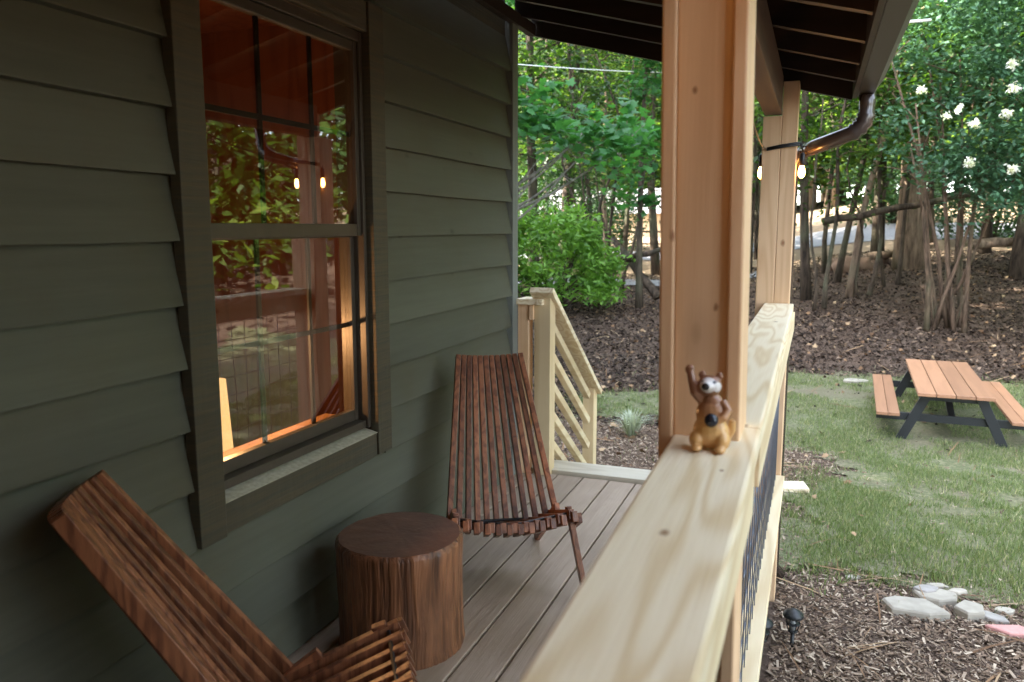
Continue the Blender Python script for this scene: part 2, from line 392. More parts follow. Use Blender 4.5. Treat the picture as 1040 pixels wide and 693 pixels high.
# ------------------------------------------------------------------ scatter / leaves (numpy)
DIAMOND = (np.array([(-.5,0,0),(0,-.24,.06),(.55,0,0),(0,.24,.06)]), [(0,1,2,3)])
LONG = (np.array([(-.5,0,0),(-.1,-.16,.05),(.5,0,-.05),(-.1,.16,.05)]), [(0,1,2,3)])
_m = [(0,-.5),(.12,-.32),(.42,-.38),(.34,-.12),(.55,.08),(.25,.12),(.2,.3),(0,.55),(-.2,.3),(-.25,.12),(-.55,.08),(-.34,-.12),(-.42,-.38),(-.12,-.32)]
MAPLE = (np.array([(0,0,.05)] + [(x,y,-.04*abs(x)) for x,y in _m]), [(0,i+1,(i+1)%14+1) for i in range(14)])
CHIP = (np.array([(-.5,-.16,0),(.5,-.13,0),(.46,.16,0),(-.48,.12,0)]), [(0,1,2,3)])
BLADE = (np.array([(-.07,0,0),(.07,0,0),(.0,.12,1.0)]), [(0,1,2)])
def scatter_mesh(name, pts, sizes, tmpl, upbias=1.0, upright=False, rnd=None, normals=None):
    n = len(pts); T, F = tmpl; k = len(T)
    nv = RNG.normal(size=(n,3)); 
    if upright:
        nv = nv*.35; nv[:,2] = 1
    else: nv[:,2] = np.abs(nv[:,2]) + upbias
    nv /= np.linalg.norm(nv, axis=1)[:,None]
    a = RNG.normal(size=(n,3)); u = np.cross(nv, a); u /= np.linalg.norm(u, axis=1)[:,None]; w = np.cross(nv, u)
    V = pts[:,None,:] + sizes[:,None,None]*(T[None,:,0,None]*u[:,None,:] + T[None,:,1,None]*w[:,None,:] + T[None,:,2,None]*nv[:,None,:])
    V = V.reshape(-1,3); fl = np.array([i for f in F for i in f]); ln = np.array([len(f) for f in F])
    L = (fl[None,:] + (np.arange(n)*k)[:,None]).ravel(); tot = np.tile(ln, n); st = np.concatenate([[0], np.cumsum(tot)[:-1]])
    me = bpy.data.meshes.new(name); me.vertices.add(len(V)); me.vertices.foreach_set('co', V.astype(np.float32).ravel())
    me.loops.add(len(L)); me.loops.foreach_set('vertex_index', L.astype(np.int32))
    me.polygons.add(len(tot)); me.polygons.foreach_set('loop_start', st.astype(np.int32)); me.polygons.foreach_set('loop_total', tot.astype(np.int32))
    me.update(calc_edges=True)
    if rnd is None: rnd = RNG.random(n)
    at_ = me.attributes.new('rnd', 'FLOAT', 'FACE'); at_.data.foreach_set('value', np.repeat(rnd, len(F)).astype(np.float32))
    return me
def meshobj(name, me, mat, parent=None):
    me.materials.append(mat); o = bpy.data.objects.new(name, me); COL.objects.link(o)
    if parent: o.parent = parent
    return o
def scatter_ground(name, n, xr, yr, size, mat, tmpl, test=None, upbias=2.0, lift=.01, upright=False, label=None, cat=None, density=None):
    P = []; tries = 0
    while len(P) < n and tries < n*8:
        tries += 1
        y = random.uniform(*yr); lo, hi = xr(y) if callable(xr) else xr; x = random.uniform(lo, hi)
        if test and not test(x, y): continue
        P.append((x, y, gz(x, y)+lift*random.random()))
    P = np.array(P); s = size[0] + (size[1]-size[0])*RNG.random(len(P))**2
    o = meshobj(name, scatter_mesh(name, P, s, tmpl, upbias, upright), mat); tag(o, label, cat, kind='stuff'); return o
def frustx(y): return (-.46*y-.3, .30*y+.5)
def notdeck(x, y): return not (x < -.10 and y < 4.25)
def mulch_ok(x, y): return notdeck(x, y) and (not in_lawn(x+random.gauss(0,.12), y+random.gauss(0,.12)) or random.random() < .06)
scatter_ground('mulch', 105000, frustx, (2.4, 8.5), (.010,.042), M['chips'], CHIP, mulch_ok, 2.2, .02, label='shredded bark mulch strewn over the bed around the porch', cat='mulch')
scatter_ground('leaf_litter', 90000, frustx, (8.0, 24), (.03,.10), M['litter'], DIAMOND, lambda x, y: not in_lawn(x, y) or random.random() < .02, 1.6, .03, label='brown fallen leaves and needles covering the bank', cat='leaf litter')
def grass_ok(x, y):
    if not notdeck(x, y): return False
    if not in_lawn(x+random.gauss(0,.22), y+random.gauss(0,.16)): return random.random() < .004
    return mnoise.noise(Vector((x*1.3, y*1.3, 3)))*1.3 + .8*mnoise.noise(Vector((x*4.5, y*4.5, 6))) + .5 > random.random()
scatter_ground('grass', 190000, lambda y: (-.35*y, .30*y+1.0), (4.2, 11.8), (.022,.062), M['leaf_grass'], BLADE, grass_ok, 1, .005, True, label='short patchy pale green grass of the back yard', cat='grass')

TWIG = (np.array([(-.5,-.012,0),(0,-.014,.03),(.5,-.004,0),(.5,.004,0),(0,.014,.03),(-.5,.012,0)]), [(0,1,4,5),(1,2,3,4)])
M['tan_leaf'] = chipmat('tan_leaves', [(0, (.10,.055,.03)), (.5, (.22,.13,.07)), (1, (.38,.27,.16))])
scatter_ground('fallen_leaves', 2200, frustx, (5.0, 22), (.035,.09), M['tan_leaf'], MAPLE, lambda x, y: notdeck(x, y) and (not in_lawn(x, y) or random.random() < .10), .9, .05, label='larger tan leaves scattered over lawn edge, mulch and bank', cat='leaves')
scatter_ground('twigs', 1500, frustx, (3.5, 20), (.10,.55), M['tan_leaf'], TWIG, lambda x, y: notdeck(x, y) and (not in_lawn(x, y) or random.random() < .15), 3.5, .03, label='thin broken twigs lying on the mulch and bank', cat='twigs')
# ------------------------------------------------------------------ house
WX = -1.5
HY0, HY1 = -4.0, 3.905
house = thing('house', 'cabin wall of dark olive lapped siding with a tall window beside the porch', 'house', (WX, 0, 0))
b = MB(); pitch = .162; z0 = 1.305 - 9*pitch
for k in range(-1, 15):
    zb = z0 + k*pitch; zt = zb + pitch + .012
    for (y0, y1) in ([(HY0, HY1)] if (zt < .515 or zb > 2.11) else [(HY0, 1.60), (2.56, HY1)]):
        n = max(2, int((y1-y0)/.12)); rr = random.random(); vs = []
        seed = k*3.1 + (5 if y0 > 0 else 0)
        for i in range(n+1):
            y = y0 + (y1-y0)*i/n
            dz = .004*mnoise.noise(Vector((y*1.3, seed, 0))); dx = .004*mnoise.noise(Vector((y*.9, seed, 7)))
            vs += [(WX-.016, y, zb+dz), (WX+.020+dx, y, zb+dz), (WX+.020+dx*.9, y, zb+dz+.004), (WX-.0155, y, zt)]
        fs = []
        for i in range(n):
            for q in range(3): fs.append((i*4+q, (i+1)*4+q, (i+1)*4+q+1, i*4+q+1))
        fs += [(0,1,2,3), (n*4+3, n*4+2, n*4+1, n*4)]
        b.add(vs, fs, rr)
b.build('siding', M['siding'], house)
b = MB()
for y0, y1, za, zb in ((HY0, 1.62, -.3, 2.6), (2.54, HY1-.005, -.3, 2.6), (1.62, 2.54, -.3, .56), (1.62, 2.54, 2.04, 2.6)): b.box(WX-.11, WX-.0165, y0, y1, za, zb)
b.build('sheathing', M['casing'], house)
b = MB(); b.box(WX-.02, WX+.026, HY1-.006, HY1+.07, -.25, 2.36); b.build('corner_board', M['corner'], house, .003)
b = MB()
b.box(-8, WX-.02, HY1-.1, HY1-.008, -.6, 2.6); b.box(-8, -7.9, HY0, HY1-.1, -.6, 2.6); b.box(-8, WX-.02, HY0-.1, HY0, -.6, 2.6)
b.build('outer_wall', M['siding'], house)
b = MB(); b.add([(-8.4,HY0-.4,2.62),(WX-.05,HY0-.4,2.62),(WX-.05,HY1+.25,2.62),(-8.4,HY1+.25,2.62),(-8.4,HY0-.4,4.6),(-4.8,HY0-.4,5.0),(-4.8,HY1+.25,5.0),(-8.4,HY1+.25,4.6)],
  [(0,1,2,3),(0,3,7,4),(4,7,6,5),(1,5,6,2),(0,4,5,1),(3,2,6,7)]); b.build('main_roof', M['roofdeck'], house)
# interior room
b = MB(); RX = WX-.115
b.box(RX-3.0, RX, .2, 3.7, -.05, 0); b.box(RX-3.0, RX, .2, 3.7, 2.4, 2.45); b.box(RX-3.05, RX-3.0, .2, 3.7, 0, 2.4); b.box(RX-3.0, RX, .15, .2, 0, 2.4); b.box(RX-3.0, RX, 3.7, 3.75, 0, 2.4)
M['interior'] = wood('interior_pine_panel', (.36,.135,.07), (.2,.07,.04), 2, fiber=.3, var=.2)
b.build('interior_wall', M['interior'], house)
# window: casing, sill, sashes, muntins, panes
win = MB(); win.box(WX-.0, WX+.034, 1.573, 1.672, .50, 2.10); win.box(WX, WX+.034, 2.488, 2.586, .508, 2.10); win.box(WX, WX+.026, 1.6725, 2.4875, 2.0, 2.10)
win.box(WX, WX+.026, 1.6725, 2.4875, .505, .592)
window = win.build('window', M['casing'], house, .003)
b = MB(); b.add([(WX-.05,1.674,.612),(WX+.03,1.674,.594),(WX+.03,2.486,.594),(WX-.05,2.486,.612),(WX-.05,1.674,.596),(WX+.03,1.674,.5925),(WX+.03,2.486,.5925),(WX-.05,2.486,.596)], [(0,1,2,3),(4,7,6,5),(0,4,5,1),(1,5,6,2),(2,6,7,3),(3,7,4,0)])
b.build('sill', M['sillpale'], window)
b = MB(); yA, yB = 1.674, 2.486
b.box(WX-.10, WX+.004, yA, yA+.022, .613, 1.998); b.box(WX-.10, WX+.004, yB-.018, yB, .613, 1.998); b.box(WX-.10, WX+.004, yA+.0225, yB-.0185, 1.965, 1.998); b.box(WX-.10, WX-.006, yA+.0225, yB-.0185, .613, .640)
b.build('frame', M['sash'], window, .002)
yA, yB = 1.697, 2.4675
b = MB()
for (xa, xb, za, zb, bot, top) in ((-.036, -.006, 1.308, 1.964, .042, .03), (-.068, -.038, .641, 1.338, .04, .035)):
    b.box(WX+xa, WX+xb, yA, yA+.02, za, zb); b.box(WX+xa, WX+xb, yB-.022, yB, za, zb)
    b.box(WX+xa, WX+xb-.002, yA+.02, yB-.022, zb-top, zb); b.box(WX+xa, WX+xb-.002, yA+.02, yB-.022, za, za+bot)
b.build('sash', M['sash'], window, .002)
b = MB()
for xx, za, zb, zm in ((-.033, 1.35, 1.935, 1.655), (-.065, .68, 1.305, .992)):
    for yy in (1.965, 2.222): b.box(WX+xx, WX+xx+.008, yy-.008, yy+.008, za, zb)
    b.box(WX+xx+.001, WX+xx+.007, yA+.02, yB-.022, zm-.008, zm+.008)
b.build('muntin', M['black'], window)
for xx, za, zb in ((-.020, 1.349, 1.935), (-.052, .68, 1.304)):
    b = MB(); b.box(WX+xx-.0015, WX+xx+.0015, yA+.019, yB-.0215, za, zb); b.build('glass_pane', M['glass'], window)
b = MB(); b.box(RX-.13, RX+.012, 1.60, 2.56, .60, .625); 
b.build('window_stool', wood('stool_oak', (.50,.27,.12), (.33,.16,.07), 1), window)
# lamp + table inside
tb = thing('side_table', 'small wooden table just inside the window under the lit lamp', 'table', (-1.95, 2.10, 0))
b = MB(); b.lathe([(.22,.47),(.23,.48),(.23,.495),(.22,.50)], (-1.95,2.10,0), 28); b.build('tabletop', M['redwood'], tb)
for k in range(3):
    a = k*2.094+.4; b = MB(); b.tube([(-1.95+.16*math.cos(a), 2.10+.16*math.sin(a), .47), (-1.95+.2*math.cos(a), 2.10+.2*math.sin(a), 0)], [.016,.011], 8); b.build('leg', M['redwood'], tb)
lx, ly = -1.85, 2.085
lamp = thing('table_lamp', 'glowing tall paper shade lamp seen through the lower window', 'lamp', (lx, ly, .50))
b = MB(); b.lathe([(.05,0),(.05,.012),(.012,.02),(.012,.08)], (lx,ly,.501), 16); b.build('base', M['black'], lamp)
b = MB(); b.lathe([(.050,.082),(.036,.335),(.034,.335),(.048,.084)], (lx,ly,.501), 24); b.build('lamp_shade', emit('lamp_shade', (1.0,.62,.27), .13), lamp)
pl = bpy.data.lights.new('lamp_light', 'POINT'); pl.energy = 2.2; pl.color = (1,.55,.25); pl.shadow_soft_size = .03; plo = bpy.data.objects.new('lamp_light', pl); COL.objects.link(plo); plo.location = (lx, ly, .90)

# ------------------------------------------------------------------ deck
deck = thing('porch_deck', 'taupe grooved composite porch deck boards between wall and railing', 'deck', (-.85, 0, -.1))
b = MB(); x = -1.113+.1425*3
xs_ = []
xx = x
while xx > WX-.02: xs_.append(xx); xx -= .1425
xx = x+.1425
while xx < -.2: xs_.append(xx); xx += .1425
for xx in xs_:
    for ya, yb in ((-4, .95+random.uniform(-.8,.2)),):
        b.box(max(xx-.1425+.004, WX-.012), xx-.0035, -4, 4.02, -.026, 0+random.uniform(-.0008,.0008))
last = max(xs_); b.box(last+.0005, -.135, -4, 4.02, -.026, -.001)
b.build('deck_board', M['deck'], deck, .0035)
b = MB(); b.box(WX, -.24, 4.028, 4.215, -.028, .022, .3); b.build('end_board', M['rim'], deck, .004)
b = MB(); b.box(-.165, -.125, -4, 4.02, -.27, -.028); b.box(WX, -.245, 4.06, 4.10, -.27, -.03)
for jy in np.arange(-3.8, 4.0, .4): b.box(WX, -.166, jy, jy+.038, -.2, -.028)
b.build('rim_joist', M['pineY'], deck)
for jy in (.5, 2.6): MB().box(-.30, -.166, jy, jy+.14, -.65, -.2).build('support_post', M['pineZ'], deck)

# ------------------------------------------------------------------ porch roof (rafters, decking, fascia), beam
SL = .262
def rz_(x): return 1.985 + (.12-x)*SL        # rafter underside
roof = thing('porch_roof', 'dark stained lean-to porch roof with open rafters over the deck', 'roof', (WX, 0, 2.4))
b = MB(); b.add([(WX+.005,-4,rz_(WX)+.092),(.15,-4,rz_(.15)+.092),(.15,4.26,rz_(.15)+.092),(WX+.005,4.26,rz_(WX)+.092),(WX+.005,-4,rz_(WX)+.13),(.15,-4,rz_(.15)+.13),(.15,4.26,rz_(.15)+.13),(WX+.005,4.26,rz_(WX)+.13)],
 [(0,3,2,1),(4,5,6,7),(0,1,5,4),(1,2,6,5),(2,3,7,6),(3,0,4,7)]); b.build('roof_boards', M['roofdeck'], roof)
b = MB()
def raft(y, dz=0, h=.09, w=.038):
    za, zb = rz_(WX+.005)-dz, rz_(.125)-dz
    b.add([(WX+.005,y,za),(.125,y,zb),(.125,y+w,zb),(WX+.005,y+w,za),(WX+.005,y,za+h),(.125,y,zb+h),(.125,y+w,zb+h),(WX+.005,y+w,za+h)], [(0,3,2,1),(4,5,6,7),(0,1,5,4),(1,2,6,5),(2,3,7,6),(3,0,4,7)])
for k in range(18): 
    if 3.98-k*.41 > -3.9: raft(3.98-k*.41)
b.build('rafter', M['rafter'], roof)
b = MB(); raft(4.235, .045, .14, .028); b.build('barge_board', M['rafter'], roof)
b = MB(); b.box(.126, .146, -4, 4.262, 1.948, 2.09); b.build('fascia', M['rafter'], roof)
b = MB(); b.box(WX+.004, WX+.04, -4, 4.2, rz_(WX)-.06, rz_(WX)-.002); b.build('ledger', M['rafter'], roof)
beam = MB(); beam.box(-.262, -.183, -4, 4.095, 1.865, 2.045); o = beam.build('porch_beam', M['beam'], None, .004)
tag(o, 'dark brown beam resting on the porch posts under the rafters', 'beam')
# unseen block added behind the camera to keep light off the near wall
wg = thing('unseen_shade_block', 'unseen dark block added behind the viewpoint to shade the near end of the porch', 'building', (2, -2.5, -.6))
b = MB(); b.box(WX+.02, 2.6, -5.5, -.47, -.7, 3.6)
for k in range(26): b.box(WX+.03, 2.6, -.468, -.45, -.6+k*.16, -.6+k*.16+.152)
b.build('wall', M['beam'], wg)
b = MB(); b.add([(WX-.1,-5.9,3.6),(3.0,-5.9,3.6),(3.0,-.1,3.6),(WX-.1,-.1,3.6),(WX-.1,-3.2,5.0),(3.0,-3.2,5.0)], [(0,3,2,1),(0,1,5,4),(3,4,5,2),(0,4,3),(1,2,5)]); b.build('roof', M['roofdeck'], wg)

gut = thing('gutter', 'dark brown eaves gutter with downpipe elbow running to the far post', 'gutter', (.2, 4.0, 1.95))
b = MB()
prof = [(.147,2.035),(.147,1.946),(.212,1.946),(.222,1.962),(.232,1.985),(.252,2.012),(.252,2.036),(.244,2.036),(.244,2.014),(.222,1.99),(.206,1.953),(.153,1.953),(.153,2.035)]
n = len(prof); vs = [(x,-4,z) for x,z in prof] + [(x,4.20,z) for x,z in prof]
b.add(vs, [(i,(i+1)%n,(i+1)%n+n,i+n) for i in range(n)]); b.build('trough', M['metal_dark'], gut)
b = MB(); b.add([(x,4.2005,z) for x,z in prof[:7]]+[(.147,4.2005,2.036)], [(0,1,2,3,4,5,6,7)]); b.add([(x,4.204,z) for x,z in prof[:7]]+[(.147,4.204,2.036)], [(7,6,5,4,3,2,1,0)]); b.build('end_cap', M['metal_dark'], gut)
b = MB(); pts = [(.185,4.13,1.945),(.187,4.135,1.90)]
for k in range(9):
    a = k/8*R(68); pts.append((.187-.10*(1-math.cos(a)), 4.14, 1.865-.10*math.sin(a)))
e = Vector(pts[-1]); pts += [(e.x-.06,4.15,e.z-.012-.01),(-.03,4.19,e.z-.052),(-.075,4.265,e.z-.062)]
rad = [.036]*len(pts)
for i in range(2, 11): rad[i] = .039 + (.005 if i % 2 else -.004)
b.tube(pts, rad, 14); b.build('elbow', M['pipe'], gut)
b = MB(); pts = [(-.075,4.265,e.z-.062),(-.11,4.285,e.z-.10),(-.135,4.29,e.z-.2),(-.135,4.29,-.45),(-.10,4.36,-.53)]; b.tube(pts, .034, 14); b.build('downpipe', M['pipe'], gut)

# ------------------------------------------------------------------ posts
p1 = thing('porch_post', 'near reddish cedar porch post with edge boards, figurine at its foot', 'post', (-.178, 1.47, 0), group='porch posts')
lean = Matrix.Translation((-.178,1.47,.97)) @ Matrix.Rotation(R(-.95), 4, 'Y') @ Matrix.Translation((.178,-1.47,-.97))
b = MB(); b.box(-.224, -.134, 1.410, 1.545, -.5, 1.864, M=lean); b.build('core', M['post'], p1, .003)
b = MB(); b.box(-.2495, -.2245, 1.400, 1.55, -.5, 1.862, M=lean); b.box(-.1335, -.1085, 1.400, 1.55, -.5, 2.02, M=lean); b.build('edge_board', M['post'], p1, .004)
p2 = thing('porch_post', 'far porch post at the deck corner with string light cable round it', 'post', (-.17, 4.17, 0), group='porch posts')
b = MB(); b.box(-.268, -.1825, 4.10, 4.235, -.62, 1.863); b.box(-.1822, -.110, 4.10, 4.235, -.62, 2.02); b.build('core', M['post'], p2, .004)

# ------------------------------------------------------------------ railing
rail = thing('porch_railing', 'new pale pine porch railing with wide knotty cap and wire mesh infill', 'railing', (-.15, 2, 0))
def capb(y0, y1, xa0, xb0, xa1, xb1, notch=None):
    b = MB()
    vs = []
    for z in (.932, .970):
        vs += [(xa0,y0,z),(xb0,y0,z),(xb1,y1,z),(xa1,y1,z)]
    b.add(vs, [(0,3,2,1),(4,5,6,7),(0,1,5,4),(1,2,6,5),(2,3,7,6),(3,0,4,7)]); return b
b = capb(-.448, 1.512, -.198, -.066, -.2265, -.078); b.build('cap_board', M['cap'], rail, .006)
b = capb(1.514, 4.095, -.228, -.0785, -.225, -.088); b.build('cap_board', M['cap'], rail, .006)
b = MB(); b.box(-.118, -.080, -.448, 1.398, .842, .931); b.box(-.118,-.080, 1.552, 4.095, .842, .931); b.box(-.205,-.168, -.448, 1.398, .842, .931); b.box(-.205,-.168, 1.552, 4.095, .842, .931); b.build('top_rail', M['pineY'], rail, .003)
b = MB(); b.box(-.165, -.090, 1.552, 4.095, .065, .103); b.box(-.165, -.090, -.448, 1.398, .065, .103); b.build('bottom_rail', M['pineY'], rail, .003)
b = MB()
for y0, y1 in ((-.448, 1.398), (1.552, 4.09)):
    zz = .125
    while zz < .84: b.tube([(-.135,y0,zz),(-.135,y1,zz)], .0019, 6, smooth=True); zz += .1
    yy = y0+.05
    while yy < y1: b.tube([(-.131,yy,.103),(-.131,yy,.842)], .0019, 6); yy += .1
b.build('wire_mesh', M['wire'], rail)
for yy in (1.95, 2.75, 3.5): MB().box(-.160, -.095, yy, yy+.038, -.005, .064).build('spacer_block', M['pineZ'], rail)

# stair railing at the far corner
sr = thing('stair_railing', 'unfinished pine stair railing with sloping boards at the far deck corner', 'railing', (-1.35, 4.0, 0))
b = MB(); b.box(-1.385, -1.295, 3.985, 4.075, -.5, .965, .2); b.build('newel_post', M['pineZ'], sr, .003)
b = MB(); b.box(-1.375, -1.30, 4.93, 5.01, -.9, .30, .7)
b.build('newel_post', M['pineZ'], sr, .003)
b = MB(); b.box(-1.478, -1.415, 3.985, 4.05, -.02, .93, .6); b.build('wall_post', M['post'], sr, .003)
b = MB(); b.box(-1.475, -1.33, 3.95, 4.10, .932, .962, .5); b.build('landing_cap', M['cap'], sr, .003)
b = MB(); b.box(-1.41, -1.386, 3.97, 4.01, .85, .931, .5); b.build('bracket', M['post'], sr, .003)
b = MB(); d = Vector((0, 1.12, -.79)).normalized(); st = Vector((-1.335, 3.955, 1.012))
b.bar(st, st + d*1.30, .13, .032, rnd=.4); b.build('hand_rail', M['cap'], sr, .003)
b = MB()
for k in range(5):
    s0 = Vector((-1.335, 4.076, .835-.165*k)); L_ = 1.0
    b.bar(s0, s0 + d*L_, .038, .042, rnd=random.random())
b.build('sloping_board', M['pineY'], sr, .003)
b = MB()
for k in range(4): b.box(-2.35, -1.40, 4.10+.27*k, 4.40+.27*k, -.19*(k+1)-.03, -.19*(k+1))
b.build('tread', M['rim'], sr, .003)

# ------------------------------------------------------------------ string lights
M['bulb'] = emit('lit_bulb', (1.0,.42,.10), 6.0)
sl = thing('string_lights', 'black cafe string lights with glowing warm bulbs along the porch beam', 'string lights', (-.2, 2, 1.7))
b = MB(); hangs = [(-.268,4.12),(-.083,4.12)]
def sag(p, q, s, n=10):
    p, q = Vector(p), Vector(q); return [p.lerp(q, i/n) - Vector((0,0,s*4*(i/n)*(1-i/n))) for i in range(n+1)]
b.tube([(-.245,4.095,1.712),(-.17,4.088,1.725),(-.095,4.092,1.733),(-.092,4.17,1.735),(-.095,4.245,1.73)], .0055, 8)
b.tube([(-.245,4.092,1.705),(-.17,4.086,1.717),(-.095,4.088,1.724)], .0055, 8)
b.tube(sag((-.247,4.095,1.71), (-.262,2.9,1.86), .06)+sag((-.262,2.9,1.86), (-.262,1.5,1.86), .06)+sag((-.262,1.5,1.86), (-.262,-1.8,1.86), .1), .004, 6)
b.tube([(-.245,4.10,1.71),(-.262,4.13,1.72),(-.268,4.12,1.69)], .004, 6); b.tube([(-.093,4.11,1.73),(-.083,4.12,1.70)], .004, 6)
b.tube([(-.26,4.16,1.70),(-.265,4.2,1.3),(-.262,4.19,.6),(-.262,4.18,.0)], .004, 6)
b.build('cable', M['black'], sl)
for (x, y, z) in ((-.268,4.12,1.69),(-.083,4.12,1.69),(-.262,-.22,1.80),(-.262,.35,1.80),(-.262,.80,1.81),(-.262,2.2,1.81)):
    s_ = MB().lathe([(.006,.0),(.013,-.008),(.015,-.06),(.012,-.062)], (x,y,z), 12).build('socket', M['black'], sl)
    MB().lathe([(.009,-.0625),(.012,-.072),(.016,-.092),(.014,-.108),(.006,-.118)], (x,y,z), 14).build('bulb', M['bulb'], s_)

# ------------------------------------------------------------------ stick chairs
def bowed(t, k): return -k*(1-(2*t-1)**2)      # concave fan
def make_chair(label):
    """local frame: +y faces forward, origin on the floor under the seat's front edge"""
    t = thing('stick_chair', label, 'chair', group='slatted stick chairs on the porch')
    W = .021; D = .036; N = 12
    b = MB()
    for i in range(N):
        u = i/(N-1); s = u-.5
        top = Vector((s*.265, -.665 + bowed(u,.035), .80 - .012*(1-(2*u-1)**2)))
        bot = Vector((s*.43, -.245 + bowed(u,.06), .185 - .035*(1-(2*u-1)**2)))
        b.bar(bot, top, W, D, up=(0,1,0), h1=D*.9)
    o = b.build('backrest', M['redwood'], t, .0022, world=False)
    b = MB(); n2 = N-1
    for i in range(n2):
        u = i/(n2-1); s = u-.5
        fr = Vector((s*.41, 0.0 + bowed(u,.05)*-.2, .325 - .035*(1-(2*u-1)**2)))
        re = Vector((s*.375, -.385 + bowed(u,.03), .185 - .05*(1-(2*u-1)**2)))
        b.bar(re, fr, W, D)
    b.build('seat', M['redwood'], t, .0022, world=False)
    # row of short under-sticks that interlock with the seat's front and carry the front legs
    b = MB()
    for i in range(N):
        u = i/(N-1); s = u-.5
        a = Vector((s*.43, -.0+.015, .322 - .035*(1-(2*u-1)**2))); c = Vector((s*.395, -.10, .272 - .04*(1-(2*u-1)**2)))
        b.bar(c, a, W, D*1.05)
    b.build('front_stretcher', M['redwood'], t, .0022, world=False)
    for sx in (-1, 1):
        b = MB(); b.bar((sx*.205,-.055,.335), (sx*.255,.05,0), .020, .038, up=(0,1,0)); b.build('leg', M['redwood'], t, .0022, world=False)
        b = MB(); b.bar((sx*.197,-.20,.28), (sx*.195,-.60,.0), .020, .036); b.build('leg', M['redwood'], t, .0022, world=False)
        b = MB(); b.bar((sx*.232,-.09,.255), (sx*.232,.01,.315), .020, .036); b.build('arm_stub', M['redwood'], t, .0022, world=False)
    b = MB(); b.tube([(-.215,-.30,.235),(-.12,-.31,.20),(.12,-.31,.20),(.215,-.30,.235)], .006, 8); b.tube([(-.215,-.03,.32),(0,-.03,.285),(.215,-.03,.32)], .006, 8)
    b.build('rod', M['black'], t, world=False)
    return t
c2 = make_chair('slatted redwood stick chair facing the camera between stump and stairs')
c2.location = (-.945, 2.52, 0); c2.rotation_euler = (0,0, R(-60)-math.pi/2)
c1 = dup(c2, (-.835, 1.53, 0), R(35)-math.pi/2, 'slatted redwood stick chair in the near left corner, seen from its side')

# ------------------------------------------------------------------ stump
sx_, sy_ = -1.205, 2.165
stump = thing('stump_table', 'carved brown tree stump side table between the two slatted chairs', 'side table', (sx_, sy_, 0))
b = MB(); n = 240; vs = []; prof = [(.205,0),(.207,.008)] + [(.2035-.0035*math.sin(math.pi*t/12)+.001*t/12, .008+.337*t/12) for t in range(1, 13)] + [(.201,.357),(.192,.363)]
for zi, (r, z) in enumerate(prof):
    for k in range(n):
        a = 2*math.pi*k/n; ca, sa = math.cos(a), math.sin(a)
        q = r*(1 + .028*mnoise.noise(Vector((ca*1.3, sa*1.3, z*2))) + .010*mnoise.noise(Vector((ca*5, sa*5, z*3)))) 
        if zi < len(prof)-1: q -= .0048*abs(mnoise.noise(Vector((ca*26, sa*26, z*9)))) + .0018*abs(mnoise.noise(Vector((ca*60, sa*60, z*14))))
        vs.append((q*ca, q*sa, z))
fs = [(i*n+k, i*n+(k+1)%n, (i+1)*n+(k+1)%n, (i+1)*n+k) for i in range(len(prof)-1) for k in range(n)]
b.add(vs, fs, .5, True); b.build('trunk_side', M['stump_side'], stump, world=False)
b = MB(); top = vs[-n:]; V = [(0,0,.360)] + [(x*f, y*f, .363-.0015*(1-f)*2+.0012*mnoise.noise(Vector((x*20,y*20,f)))) for f in (.33,.66,1.0) for x,y,_ in top]
F_ = [(0, 1+k, 1+(k+1)%n) for k in range(n)] + [(1+j*n+k, 1+(j+1)*n+k, 1+(j+1)*n+(k+1)%n, 1+j*n+(k+1)%n) for j in range(2) for k in range(n)]
b.add(V, F_, .5, True); b.build('sawn_top', M['stump_top'], stump, world=False)

# ------------------------------------------------------------------ raccoon figurine
fig = thing('raccoon_figurine', 'small painted raccoon figurine with one paw raised, standing on the railing cap', 'figurine', (-.150, 1.335, .9705))
fig.scale = (1.0,1.0,1.0)
def figmat():
    s = NT('figurine_paint'); tc = s.n('ShaderNodeTexCoord'); co = tc.outputs['Object']; sp = s.n('ShaderNodeSeparateXYZ'); s.set(sp, 0, co)
    z = sp.outputs[2]; n = s.noise(co, 90, 4)
    zz = s.math('ADD', s.math('MULTIPLY', z, 8.0), s.math('MULTIPLY', n, .12))
    col = s.ramp(zz, [(0, (.58,.33,.13)), (.40, (.70,.42,.16)), (.52, (.50,.26,.11)), (.72, (.30,.15,.08)), (1, (.25,.125,.075))])
    def ball(c, r, soft=.12):
        d = s.n('ShaderNodeVectorMath', operation='DISTANCE'); s.set(d, 0, co); d.inputs[1].default_value = c
        return s.ramp(s.math('DIVIDE', d.outputs['Value'], r), [(1-soft, (1,1,1)), (1, (0,0,0))])
    # white brow and cheek band, dark eye patches, dark muzzle tip
    col = s.mix(ball((-.005,-.020,.1125), .0150), col, (.72,.70,.68))
    col = s.mix(ball((.010,-.012,.108), .009), col, (.72,.70,.68))
    for cx_ in (-.0150, .0055): col = s.mix(ball((cx_,-.0165,.1175), .0036), col, (.03,.025,.03))
    col = s.mix(ball((-.008,-.035,.111), .0088), col, (.02,.018,.02))
    s.bsdf(col, .22, n, .12, .0006, .55); return s.m
b = MB()
b.blob((0,0,.030), (.030,.024,.030)); b.blob((0,0,.060), (.0255,.020,.028)); b.blob((0,.002,.080), (.019,.016,.016))
b.blob((-.004,-.002,.108), (.020,.019,.018)); b.blob((-.007,-.021,.111), (.0098,.013,.0088)); b.blob((-.017,.002,.125), (.0062,.004,.0072)); b.blob((.011,.002,.124), (.0062,.004,.0072))
for q in (-1, 1): b.blob((q*.021,-.010,.018), (.013,.018,.016)); b.blob((q*.019,-.024,.0065), (.0095,.014,.0065))
